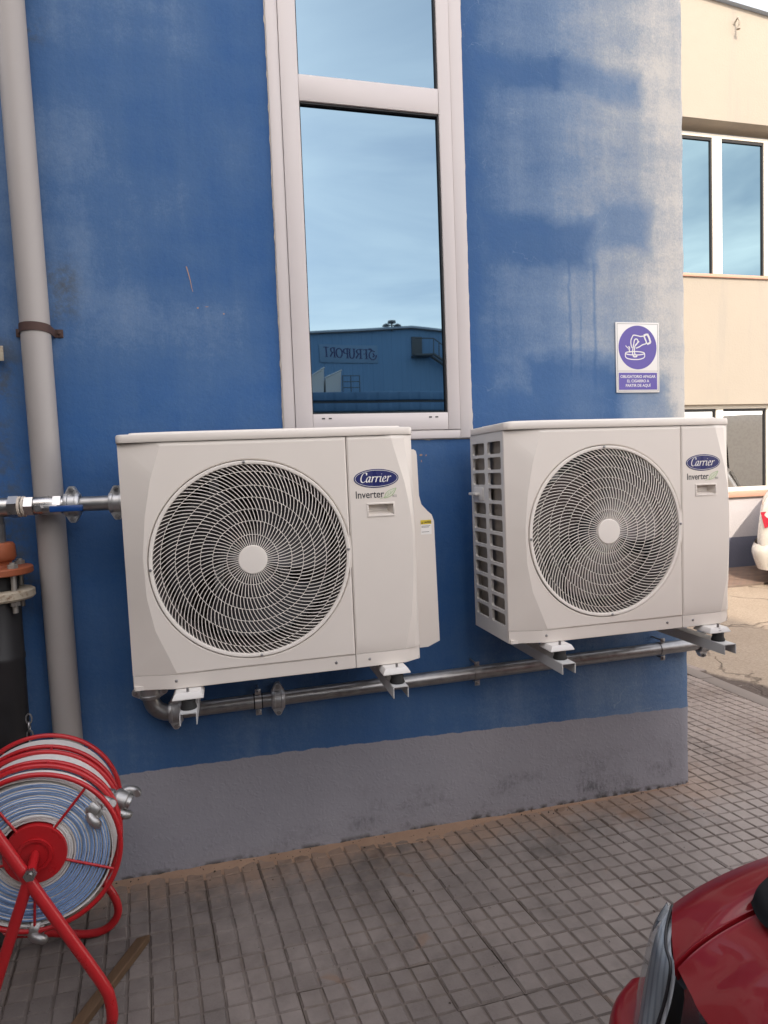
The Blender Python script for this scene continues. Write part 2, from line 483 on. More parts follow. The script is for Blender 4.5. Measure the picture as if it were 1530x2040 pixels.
    t.p(Base_Color=col, Roughness=t.ramp(fine, 0.2, 0.8, 0.62, 0.85), Specular_IOR_Level=0.3)
    h1 = t.noise(P, 60, 5, 0.65); h2 = t.noise(P, 9, 4); h3 = t.voro(t.vmath('ADD', P, wob2), 55)
    h = t.math('ADD', t.math('MULTIPLY', h1, 0.55), h2)
    h = t.math('ADD', h, t.math('MULTIPLY', t.math('MULTIPLY', t.ramp(h3, 0.0, 0.55, 1, 0), pl), 0.26))
    h = t.math('SUBTRACT', h, t.math('MULTIPLY', cm, 0.25))
    t.bump(h, 0.5, 0.006)
    return t.m
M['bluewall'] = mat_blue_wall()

def mat_paving():
    t = NT('paving_slab')
    P = t.pos(); O = t.obj(); r = t.rand(); pr = t.xyz(P)
    n = t.noise(P, 7, 6, 0.65); f = t.noise(P, 160, 4, 0.7)
    c = t.mix(t.ramp(n, 0.3, 0.7), (0.162, 0.135, 0.122), (0.238, 0.202, 0.182))
    c = t.mix(t.ramp(r, 0.2, 1, 0, 0.55, False), c, (0.112, 0.095, 0.088))
    c = t.mix(t.ramp(f, 0.3, 0.7, 0, 0.30), c, (0.21, 0.185, 0.165))
    # brighter light towards the corner put into the colour, earth blown along the wall foot
    pale = t.math('MULTIPLY', t.ramp(t.noise(P, 1.3, 4), 0.25, 0.6), t.ramp(pr[0], 0.7, 2.2, 0, 0.95))
    c = t.mix(pale, c, (0.37, 0.325, 0.295))
    e = t.math('MULTIPLY', t.ramp(t.math('ADD', pr[1], t.ramp(t.noise(P, 6, 5, 0.7), 0.2, 0.8, -0.17, 0.17, False)), -0.24, -0.02), t.ramp(pr[0], 2.0, 2.4, 0.62, 0.2))
    c = t.mix(e, c, (0.34, 0.225, 0.155))
    spot = t.ramp(t.noise(P, 3.6, 3, 0.5, 1.0), 0.66, 0.72, 0, 0.6)
    c = t.mix(spot, c, (0.21, 0.135, 0.092))
    stain = t.ramp(t.noise(P, 2.1, 5, 0.7), 0.52, 0.72, 0, 0.5)
    c = t.mix(stain, c, (0.066, 0.058, 0.053))
    # dirt lies in the grooves of each slab
    g = t.ramp(t.xyz(P)[2], -0.0075, -0.0030, 1, 0)
    c = t.mix(t.math('MULTIPLY', g, t.ramp(t.noise(P, 5, 3), 0.3, 0.7, 0.35, 0.9)), c, t.mix(t.noise(P, 14, 3), (0.105, 0.084, 0.073), (0.21, 0.17, 0.14)))
    speck = t.math('MULTIPLY', t.ramp(t.voro(P, 30), 0.02, 0.07, 1, 0), t.ramp(t.noise(P, 6, 2), 0.5, 0.55))
    c = t.mix(speck, c, (0.045, 0.038, 0.032))
    t.p(Base_Color=c, Roughness=0.85, Specular_IOR_Level=0.25)
    t.bump(t.math('ADD', f, t.math('MULTIPLY', t.noise(P, 35, 4), 0.8)), 0.4, 0.003)
    return t.m
M['paving'] = mat_paving()

def mat_bed():
    t = NT('joint_grit')
    P = t.pos()
    t.p(Base_Color=t.mix(t.noise(P, 30, 5), (0.035, 0.028, 0.024), (0.12, 0.09, 0.065)), Roughness=0.95)
    t.bump(t.noise(P, 150, 4), 0.5, 0.003)
    return t.m
M['bed'] = mat_bed()

def mat_earth():
    t = NT('blown_earth')
    P = t.pos()
    c = t.mix(t.noise(P, 8, 6, 0.7), (0.27, 0.170, 0.115), (0.40, 0.275, 0.195))
    c = t.mix(t.ramp(t.voro(P, 45), 0.03, 0.1, 0.8, 0), c, (0.05, 0.035, 0.025))
    t.p(Base_Color=c, Roughness=0.95, Specular_IOR_Level=0.1)
    t.bump(t.noise(P, 220, 4, 0.7), 0.6, 0.003)
    return t.m
M['earth'] = mat_earth()

def mat_ground():
    t = NT('worn_concrete_yard')
    P = t.pos(); p = t.xyz(P)
    n = t.noise(P, 1.6, 6, 0.65); f = t.noise(P, 60, 5, 0.75)
    c = t.mix(n, (0.36, 0.285, 0.215), (0.50, 0.41, 0.32))
    c = t.mix(t.ramp(f, 0.35, 0.7, 0, 0.45), c, (0.17, 0.13, 0.10))
    crk = t.voro(t.vmath('ADD', P, t.vmath('MULTIPLY', t.noise(P, 2.5, 4, color=True), (0.6, 0.6, 0))), 0.62, 'DISTANCE_TO_EDGE')
    cm = t.ramp(crk, 0.002, 0.011, 1, 0)
    c = t.mix(t.math('MULTIPLY', cm, t.ramp(t.noise(P, 3, 3), 0.35, 0.65, 0.15, 0.7)), c, (0.11, 0.085, 0.065))
    # gutter strip of dark asphalt beside the pavement, with worn flecks of road paint
    wob = t.ramp(t.noise(P, 1.8, 5, 0.7), 0.2, 0.8, -0.12, 0.12, False)
    gx = t.math('ADD', t.math('ADD', p[0], wob), t.math('MULTIPLY', p[1], 0.42))
    gut = t.ramp(gx, 3.98, 4.10, 1, 0)
    ac = t.mix(t.noise(P, 40, 5, 0.7), (0.075, 0.058, 0.05), (0.17, 0.135, 0.115))
    fl = t.math('MULTIPLY', t.ramp(t.noise(t.scale(P, (9, 22, 1)), 1, 3), 0.62, 0.67), 0.6)
    ac = t.mix(fl, ac, (0.46, 0.42, 0.38))
    c = t.mix(gut, c, ac)
    t.p(Base_Color=c, Roughness=0.92, Specular_IOR_Level=0.2)
    t.bump(t.math('SUBTRACT', t.math('ADD', f, n), t.math('MULTIPLY', cm, 1.5)), 0.7, 0.012)
    return t.m
M['ground'] = mat_ground()

def mat_shaded_walkway():  # dark brick tones carry the shade along the cream wall foot
    t = NT('shaded_brick_walkway')
    P = t.pos()
    b = t.n('ShaderNodeTexBrick'); t.set(b.inputs['Vector'], P)
    b.inputs['Scale'].default_value = 5.0
    b.inputs['Color1'].default_value = (0.24, 0.15, 0.11, 1); b.inputs['Color2'].default_value = (0.19, 0.125, 0.10, 1)
    b.inputs['Mortar'].default_value = (0.15, 0.115, 0.095, 1); b.inputs['Mortar Size'].default_value = 0.03
    t.p(Base_Color=t.mix(t.ramp(t.noise(P, 6, 5), 0.3, 0.7, 0, 0.4), b.outputs[0], (0.30, 0.22, 0.17)), Roughness=0.9)
    return t.m
M['shaded_walkway'] = mat_shaded_walkway()

def mat_cream():
    t = NT('cream_render')
    P = t.pos(); p = t.xyz(P)
    n = t.noise(P, 0.7, 5, 0.6)
    c = t.mix(n, (0.330, 0.292, 0.245), (0.385, 0.342, 0.286))
    st = t.math('MULTIPLY', t.ramp(t.noise(t.scale(P, (2.4, 1, 0.25)), 1.3, 5, 0.65), 0.5, 0.68), 0.55)
    c = t.mix(st, c, (0.30, 0.28, 0.25))
    # lower band tinted lavender for the shade on it, and blue grey plinth paint
    lo = t.ramp(p[2], 0.93, 0.95, 1, 0)
    c = t.mix(lo, c, t.mix(n, (0.46, 0.445, 0.47), (0.55, 0.53, 0.55)))
    pl = t.ramp(p[2], 0.395, 0.405, 1, 0)
    c = t.mix(pl, c, t.mix(n, (0.135, 0.145, 0.20), (0.18, 0.19, 0.25)))
    t.p(Base_Color=c, Roughness=0.85, Specular_IOR_Level=0.2)
    t.bump(t.math('ADD', t.noise(P, 40, 5), t.noise(P, 6, 3)), 0.35, 0.01)
    return t.m
M['cream'] = mat_cream()

def mat_cladding(name, c0, c1, period):
    t = NT(name)
    P = t.pos(); p = t.xyz(P)
    n = t.noise(t.scale(P, (1, 1, 0.2)), 0.8, 5, 0.6)
    t.p(Base_Color=t.mix(n, c0, c1), Roughness=0.5)
    w = t.math('PINGPONG', p[0], period)
    t.bump(t.ramp(w, 0.25*period, 0.6*period), 0.6, 0.03)
    return t.m
M['clad'] = mat_cladding('warehouse_cladding', (0.11, 0.24, 0.42), (0.15, 0.30, 0.50), 0.3)
M['shedclad'] = mat_cladding('shed_cladding', (0.40, 0.45, 0.47), (0.50, 0.55, 0.56), 0.12)
M['render_grey'] = simple('grey_render', (0.36, 0.34, 0.32), 0.85, var=0.15, scale=2, bump=0.3, bscale=40)
M['signpanel'] = simple('sign_panel', (0.17, 0.29, 0.44), 0.5, var=0.04)
M['steel_dark'] = simple('dark_steel', (0.09, 0.10, 0.11), 0.5)

# ================================================================== the setting
rng = random.Random(7)
def nz(x, y, z=0.0, s=1.0): return mnoise.noise(Vector((x*s, y*s, z*s)))

# ---- yard ground: one large sheet, set a little below the pavement
def build_ground():
    mb = MB()
    mb.add([(-400, -400, -0.045), (400, -400, -0.045), (400, 400, -0.045), (-400, 400, -0.045)], [(0, 1, 2, 3)])
    struct(mb.build('ground', M['ground'], smooth=None))
build_ground()

# ---- pavement of nine-pad slabs
SX, SY, SH = 0.197, 0.185, -0.125
def slab_mesh(name, seed):
    r = random.Random(seed)
    mb = MB()
    w, d, j = SX - 0.0008, SY - 0.0008, 0.0008
    def S(x, y, z): return (x + SH*y, y, z)
    zf = -0.0062
    mb.add([S(j,j,zf), S(w,j,zf), S(w,d,zf), S(j,d,zf)], [(0,1,2,3)])
    mb.add([S(j,j,-0.03), S(w,j,-0.03), S(w,d,-0.03), S(j,d,-0.03), S(j,j,zf), S(w,j,zf), S(w,d,zf), S(j,d,zf)],
           [(0,1,5,4),(1,2,6,5),(2,3,7,6),(3,0,4,7)])
    px, py = SX/3, SY/3
    for a in range(3):
        for b in range(3):
            gx, gy = 0.0026, 0.0019
            x0, x1, y0, y1 = a*px + gx, (a+1)*px - gx, b*py + gy, (b+1)*py - gy
            i = 0.0042
            h = [r.uniform(-0.0018, 0.0004) for _ in range(4)]
            e = [r.uniform(-0.0016, 0.0016) for _ in range(8)]
            vs = [S(x0+e[1]*0.5,y0,zf - 0.0002), S(x1,y0+e[3]*0.4,zf - 0.0002), S(x1+e[5]*0.5,y1,zf - 0.0002), S(x0,y1+e[7]*0.4,zf - 0.0002),
                  S(x0+i+e[0],y0+i*0.8+e[1],h[0]), S(x1-i+e[2],y0+i*0.8+e[3],h[1]), S(x1-i+e[4],y1-i*0.8+e[5],h[2]), S(x0+i+e[6],y1-i*0.8+e[7],h[3])]
            mb.add(vs, [(4,5,6,7),(0,1,5,4),(1,2,6,5),(2,3,7,6),(3,0,4,7)])
    me = mb.mesh(name, smooth=None)
    me.materials.append(M['paving'])
    return me

def build_pavement():
    mb = MB()
    mb.add([(-5, -6, -0.013), (3.2, -6, -0.013), (3.2, 5.0, -0.013), (-5, 5.0, -0.013)], [(0,1,2,3)])
    bed = struct(mb.build('pavement', M['bed'], smooth=None))
    variants = [slab_mesh('paving_slab', s) for s in range(9)]
    cands = []
    from bpy_extras.object_utils import world_to_camera_view
    bpy.context.view_layer.update()
    scene.render.resolution_x, scene.render.resolution_y = 768, 1024
    for j in range(-13, 29):
        for i in range(-16, 14):
            y = -0.687 + SY*j
            x = 0.903 + SX*i + SH*(y + 0.687)
            cx, cy = x + SX/2 + SH*SY/2, y + SY/2
            if x > 3.23 or cx < -2.2: continue
            if cy > -0.02 and x < 2.15: continue
            c = world_to_camera_view(scene, scene.camera, Vector((cx, cy, 0)))
            inside = c.z > 0 and -0.06 < c.x < 1.06 and -0.08 < c.y < 1.0
            cands.append((not inside, (Vector((cx, cy, 0)) - CAM).length, x, y))
    cands.sort()
    rest = MB()
    for k, (hid, dist, x, y) in enumerate(cands):
        r = random.Random(k*31 + 5)
        z = r.uniform(-0.0026, 0.0010)
        rot = (r.uniform(-0.008, 0.008), r.uniform(-0.008, 0.008), r.uniform(-0.009, 0.009))
        x += r.uniform(-0.0016, 0.0016); y += r.uniform(-0.0012, 0.0012)
        me = variants[r.randrange(9)]
        if k < 300 and not hid:
            o = bpy.data.objects.new('paving_slab', me)
            COL.objects.link(o)
            o.location = (x, y, z); o.rotation_euler = rot; o.parent = bed
        else:
            from mathutils import Euler
            Mx = T(x, y, z) @ Euler(rot).to_matrix().to_4x4()
            rest.add([v.co for v in me.vertices], [list(p.vertices) for p in me.polygons], Mx)
    if rest.v: rest.build('paving_slabs_beyond', M['paving'], bed, smooth=None, kind='stuff')
    # kerb stones along the open side
    kb = MB()
    kb.bbox((0, 0, -0.12), (0.115, 0.595, 0.004), 0.006)
    km = kb.mesh('kerb_stone', smooth=30)
    km.materials.append(M['kerb'])
    for k in range(16):
        o = bpy.data.objects.new('kerb_stone', km)
        COL.objects.link(o); o.parent = bed
        o.location = (3.222, -4.2 + 0.6*k, rng.uniform(-0.003, 0.002))
M['kerb'] = simple('kerb_concrete', (0.225, 0.19, 0.165), 0.9, var=0.15, scale=6, bump=0.3, bscale=80)
build_pavement()

def build_earth():
    mb = MB()
    rows = []
    nx = 260
    for i in range(nx + 1):
        x = -0.9 + 3.068*i/nx
        wd = 0.062 + 0.055*nz(x, 3.1, 0, 3.1) + 0.04*nz(x, 9.1, 0, 11) + 0.022*nz(x, 1.7, 0, 37)
        if x > 0.9: wd *= max(0.10, 1 - (x - 0.9)/1.1)
        wd = max(0.012, wd)
        r = []
        for k in range(7):
            t = k/6
            r.append((x, 0.012 - (wd + 0.012)*t, 0.010*(1 - t)**1.6 - 0.0055*t + 0.003*nz(x, t, 0.4, 29)*(1 - 0.6*t)))
        rows.append(r)
    mb.grid(rows)
    o = mb.build('blown_earth', M['earth'], smooth=60)
    o['kind'] = 'stuff'; o['label'] = 'reddish earth blown along the foot of the blue wall'; o['category'] = 'earth'
    d = MB()
    for k in range(120):
        x = rng.uniform(-0.35, 2.15); y = -abs(rng.gauss(0, 0.05)) - 0.01
        if rng.random() < 0.25: y = -rng.uniform(0.1, 0.9)
        s = rng.uniform(0.002, 0.0055)
        a = rng.uniform(0, PI)
        Mx = T(x, y, 0.007 if y > -0.07 else 0.002) @ Matrix.Rotation(a, 4, 'Z') @ Matrix.Rotation(rng.uniform(-0.6, 0.6), 4, 'X')
        d.add([(-s, -s*0.5, 0), (s*0.3, -s*0.6, s*0.5), (s, s*0.2, 0.1*s), (0, s*0.6, s*0.7), (-s*0.6, s*0.3, s*0.2)], [(0,1,3,4),(1,2,3)], Mx)
    o = d.build('dry_litter', M['litter'], smooth=None)
    o['kind'] = 'stuff'; o['label'] = 'dark crumbs and dry litter at the wall foot'; o['category'] = 'litter'
M['litter'] = simple('dry_litter', (0.05, 0.035, 0.025), 0.9, var=0.4)
build_earth()

# ---- blue building
XC = 2.172
WX0, WX1, WZ0, WZ1 = 0.4096, 1.162, 1.5935, 4.4
def frange(a, b, n): return [a + (b-a)*i/n for i in range(n)]
def build_blue_building():
    root = thing('blue_building', 'corner building with faded blue painted render above a grey plinth', 'building', (-2, 2, 0))
    xs = sorted(set(frange(-7, -0.9, 8) + frange(-0.9, WX0, 52) + frange(WX0, WX1, 14) + frange(WX1, XC, 42) + [XC]))
    zs = sorted(set(frange(0, WZ0, 62) + frange(WZ0, 3.5, 70) + frange(3.5, WZ1, 4) + frange(WZ1, 7.0, 5) + [7.0]))
    zs[0] = -0.06
    def pt(x, z):
        y = 0.0016*nz(x, 0, z, 3.2) + 0.0009*nz(x, 0, z, 14)
        dx = 0
        if abs(x - XC) < 1e-6:
            y += 0.006 + 0.003*nz(0, 0, z, 16); dx = -0.004 + 0.0045*nz(2, 0, z, 13) + 0.004*nz(2, 5, z, 3)
        if WX0 - 0.03 < x < WX1 + 0.03 and z > WZ0 - 0.03: y = 0.0
        return (x + dx, y, z)
    mb = MB()
    n = len(xs)
    vs = [pt(x, z) for z in zs for x in xs]
    fs = []
    for i in range(len(zs) - 1):
        for j in range(n - 1):
            xm, zm = (xs[j] + xs[j+1])/2, (zs[i] + zs[i+1])/2
            if WX0 < xm < WX1 and WZ0 < zm < WZ1: continue
            fs.append((i*n + j, i*n + j + 1, (i+1)*n + j + 1, (i+1)*n + j))
    mb.add(vs, fs)
    # the return wall round the corner, rear and far walls
    side = [[pt(XC, z) for z in zs]] + [[(XC + 0.003*nz(z, y, 0, 7), y, z) for z in zs] for y in (0.02, 0.1, 0.5, 2.0, 4.2)]
    mb.grid(side)
    mb.add([(-7, 4.2, -0.06), (XC, 4.2, -0.06), (XC, 4.2, 7), (-7, 4.2, 7)], [(0,1,2,3)])
    mb.add([(-7, 0, -0.06), (-7, 4.2, -0.06), (-7, 4.2, 7), (-7, 0, 7)], [(0,1,2,3)])
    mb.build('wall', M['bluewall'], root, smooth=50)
    rf = MB(); rf.bbox((-7.05, -0.05, 7.0), (XC + 0.05, 4.25, 7.12), 0.01)
    rf.build('roof', M['render_grey'], root)
    # dark room behind the panes
    # window
    w = MB()
    y0, y1 = -0.012, 0.05
    def member(mb, a, b, y, r=0.0025): mb.bbox((a[0], y, a[1]), (b[0], y1, b[1]), r)
    L1, R1, B1 = 0.452, 1.110, 1.627
    member(w, (WX0, WZ0), (L1, WZ1), y0); member(w, (R1, WZ0), (WX1, WZ1), y0)
    member(w, (L1, WZ0), (R1, B1), y0); member(w, (L1, 4.35), (R1, WZ1), y0)
    win = w.build('window', M['frame'], root, label='tall narrow window with white frame and blue mirror panes')
    gx0, gx1 = 0.518, 1.0585
    s = MB(); ys = -0.017
    e = 0.0012
    member(s, (L1 + e, B1 + e), (gx0, 4.348), ys); member(s, (gx1, B1 + e), (R1 - e, 4.348), ys)
    member(s, (gx0 + 0.0004, B1 + e), (gx1 - 0.0004, 1.6955), ys); member(s, (gx0 + 0.0004, 4.31), (gx1 - 0.0004, 4.348), ys)
    s.build('sash', M['frame'], win)
    t = MB(); member(t, (gx0 + 0.0004, 2.8426), (gx1 - 0.0004, 2.937), ys + 0.001)
    t.build('transom', M['frame'], win)
    for zb, zt in ((1.6955, 2.8426), (2.937, 4.31)):
        g = MB(); k = 0.004
        g.box((gx0, -0.006, zb), (gx0 + k, 0.02, zt)); g.box((gx1 - k*1.4, -0.010, zb), (gx1, 0.02, zt))
        g.box((gx0 + k, -0.006, zb), (gx1 - k*1.4, 0.02, zb + k)); g.box((gx0 + k, -0.010, zt - k*1.6), (gx1 - k*1.4, 0.02, zt))
        g.build('gasket', M['gasket'], win, smooth=None)
        p = MB(); p.box((gx0 + k, 0.003, zb + k), (gx1 - k*1.4, 0.009, zt - k*1.6))
        p.build('pane', M['glass'], win, smooth=None)
    for cx in (0.552, 0.578, 0.978, 1.004):
        d = MB(); d.box((cx, ys - 0.0012, 1.6755), (cx + 0.012, ys + 0.004, 1.6805))
        d.build('drain_slot', M['black'], win, smooth=None)
    # ragged mortar and sealant round the frame
    sl = MB()
    def ragged(a, b, out, seed):
        a, b, out = Vector(a), Vector(b), Vector(out)
        k = int((b - a).length/0.012); rows = []
        for i in range(k + 1):
            p = a.lerp(b, i/k)
            wdt = 0.0035 + 0.0055*max(0, nz(seed, i*0.31, 0)) + 0.004*max(0, nz(seed, i*0.057, 2.0))
            if seed == 3 and p.z < 1.72: wdt += 0.008*abs(nz(seed, i*0.2, 5))
            rows.append([p + Vector((0, -0.0065, 0)) - out*0.001, p + out*wdt*0.6 + Vector((0, -0.005, 0)), p + out*wdt + Vector((0, 0.002, 0))])
        sl.grid(rows)
    ragged((WX0, 0, WZ0), (WX0, 0, 3.6), (-1, 0, 0), 1)
    ragged((WX1, 0, WZ0), (WX1, 0, 3.6), (1, 0, 0), 3)
    ragged((WX0, 0, WZ0), (WX1, 0, WZ0), (0, 0, -1), 5)
    sl.build('sealant', M['sealant'], win, smooth=60)
    # chips and a scratch in the paint
    ch = MB()
    for cx, cz, a, b in ((0.905, 1.515, 0.004, 0.005), (0.944, 1.53, 0.006, 0.004), (0.965, 1.528, 0.003, 0.004), (0.945, 1.505, 0.002, 0.005), (0.12, 2.085, 0.004, 0.003), (0.152, 2.09, 0.007, 0.0015), (0.21, 2.066, 0.004, 0.003)):
        pts = [(cx + a*math.cos(2*PI*k/9)*rng.uniform(0.6, 1.2), -0.0022, cz + b*math.sin(2*PI*k/9)*rng.uniform(0.6, 1.2)) for k in range(9)]
        ch.add(pts, [list(range(9))])
    sc = [(0.087, 2.231), (0.093, 2.205), (0.098, 2.18), (0.101, 2.155), (0.104, 2.142)]
    ch.add([(x - 0.0016 + 0.0006*i, -0.0024, z) for i, (x, z) in enumerate(sc)] + [(x + 0.0022, -0.0024, z) for x, z in sc], [(i, i+1, i+6, i+5) for i in range(4)])
    ch.build('paint_chips', M['chip'], root, smooth=None, kind='stuff')
M['chip'] = simple('bare_plaster', (0.36, 0.24, 0.17), 0.9, var=0.3)
build_blue_building()

# ---- cream building beyond the corner
def build_cream_building():
    Y = 5.05
    root = thing('cream_building', 'sunlit cream rendered building with banded windows behind the pavement corner', 'building', (9, 9, 0))
    mb = MB()
    xl, xr, xa, xb = 2.0, 16.0, 4.9, 9.6
    def roofz(x): return 7.515 - 0.112*(x - 6.783)
    def wbox(x0, x1, z0, z1): mb.box((x0, Y, z0), (x1, Y + 0.3, z1))
    wbox(xl, xa, -0.06, 6.5); wbox(xb, xr, -0.06, 6.5)
    wbox(xa, xb, -0.06, 0.985); wbox(xa, xb, 2.235, 3.965); wbox(xa, xb, 5.99, 6.5)
    mb.add([(xl, Y, 6.5), (xr, Y, 6.5), (xr, Y, roofz(xr)), (xl, Y, roofz(xl))], [(0,1,2,3)])
    mb.add([(xl, Y, -0.06), (xl, 14, -0.06), (xl, 14, roofz(xl)), (xl, Y, roofz(xl))], [(0,1,2,3)])
    mb.build('wall', M['cream'], root, smooth=None)
    rf = MB()
    prof = [(4.99, -0.01), (4.99, 0.11), (5.01, 0.12), (14, 0.12), (14, -0.01)]
    rf.grid([[(x, y, roofz(x) + z) for y, z in prof] for x in (1.8, 16.2)], close_u=True)
    for x in (1.8, 16.2): rf.add([(x, y, roofz(x) + z) for y, z in prof], [list(range(5))])
    rf.build('roof', M['roofblue'], root, smooth=None)
    def window(z0, z1, muls, recess, glass, pn):
        fr = MB(); yf = Y + recess
        fr.bbox((xa, yf, z0), (xb, yf + 0.07, z0 + 0.06), 0.005); fr.bbox((xa, yf, z1 - 0.05), (xb, yf + 0.07, z1), 0.005)
        for a, b in muls: fr.bbox((a, yf - 0.004, z0 + 0.061), (b, yf + 0.068, z1 - 0.051), 0.005)
        w = fr.build('window', M['creamframe'], root)
        for k in range(len(muls) - 1):
            p = MB(); a, b = muls[k][1], muls[k+1][0]
            p.box((a, yf + 0.03, z0 + 0.06), (b, yf + 0.04, z1 - 0.05)); p.build('pane', glass[k % len(glass)], w, smooth=None)
            g = MB(); q = 0.022
            g.box((a, yf + 0.012, z1 - 0.05 - q*1.6), (b, yf + 0.035, z1 - 0.05)); g.box((b - q, yf + 0.012, z0 + 0.06), (b, yf + 0.035, z1 - 0.05 - q*1.6))
            g.build('gasket', M['gasket'], w, smooth=None)
        return w
    m_up = [(4.9, 5.0), (5.80, 5.90), (6.82, 6.97), (7.665, 7.77), (8.55, 8.65), (9.5, 9.6)]
    window(3.975, 5.90, m_up, 0.16, [M['creamglass']], 5)
    m_lo = [(4.9, 5.0), (5.8, 5.9), (6.80, 6.915), (7.635, 7.73), (8.5, 8.6), (9.5, 9.6)]
    window(1.03, 2.235, m_lo, 0.10, [M['creamglass2']], 5)
    sl = MB(); sl.bbox((xa - 0.05, Y - 0.05, 0.955), (xb + 0.05, Y + 0.1, 1.028), 0.006); sl.build('sill', M['salmon'], root)
    sl = MB(); sl.bbox((xa - 0.05, Y - 0.03, 3.93), (xb + 0.05, Y + 0.16, 3.972), 0.006); sl.build('sill', M['salmon'], root)
    hk = MB(); hk.tube(catmull([(7.03, 5.05, 7.24), (7.03, 4.98, 7.28), (7.03, 4.95, 7.22), (7.03, 4.97, 7.16)], 5), 0.012, 8)
    hk.lathe([(0.0, 0.02), (0.022, 0.014), (0.025, -0.008), (0.0, -0.02)], 12, T(7.03, 4.97, 7.14)); hk.build('lamp_hook', M['cream'], root)
    wk = MB(); wk.box((3.4, 3.95, -0.10), (20, 5.05, -0.02)); struct(wk.build('shaded_walkway', M['shaded_walkway'], smooth=None))
build_cream_building()

# ---- buildings across the yard, behind the camera: two show in the panes, an added block shades the wall
GLY = {}
def nib(mb, pts, w, thin, ang, y, flipx=False, per=5):
    """broad-nib stroke in the x-z plane"""
    c = catmull([(p[0], 0, p[1]) for p in pts], per) if len(pts) > 2 else [Vector((p[0], 0, p[1])) for p in pts]
    nv = Vector((math.cos(ang), 0, math.sin(ang))) * w/2
    rows = []
    for i, p in enumerate(c):
        a = c[max(i-1, 0)]; b = c[min(i+1, len(c)-1)]
        t = (b - a).normalized(); nn = Vector((-t.z, 0, t.x)) * thin/2
        s = nv if nv.dot(nn) > 0 else -nv
        rows.append([p + s + nn + Vector((0, y, 0)), p - s - nn + Vector((0, y, 0))])
    mb.grid(rows)
CAPS = {
 'F': [[(0.1,0),(0.1,1)],[(0.1,0.97),(0.55,0.97)],[(0.1,0.52),(0.45,0.52)]],
 'R': [[(0.1,0),(0.1,1)],[(0.1,0.97),(0.42,0.95),(0.55,0.75),(0.40,0.53),(0.1,0.5)],[(0.32,0.5),(0.66,0.02)]],
 'U': [[(0.1,1),(0.1,0.35),(0.22,0.04),(0.42,0.0),(0.58,0.15),(0.62,0.4),(0.62,1)]],
 'P': [[(0.1,0),(0.1,1)],[(0.1,0.97),(0.42,0.95),(0.56,0.73),(0.42,0.5),(0.1,0.47)]],
 'O': [[(0.40,1.0),(0.12,0.82),(0.04,0.5),(0.12,0.18),(0.40,0.0),(0.68,0.18),(0.76,0.5),(0.68,0.82),(0.40,1.0)]],
 'T': [[(0.35,0),(0.35,1)],[(0.0,0.97),(0.7,0.97)]],
}
CAPW = {'F': 0.66, 'R': 0.76, 'U': 0.80, 'P': 0.70, 'O': 0.90, 'T': 0.76}
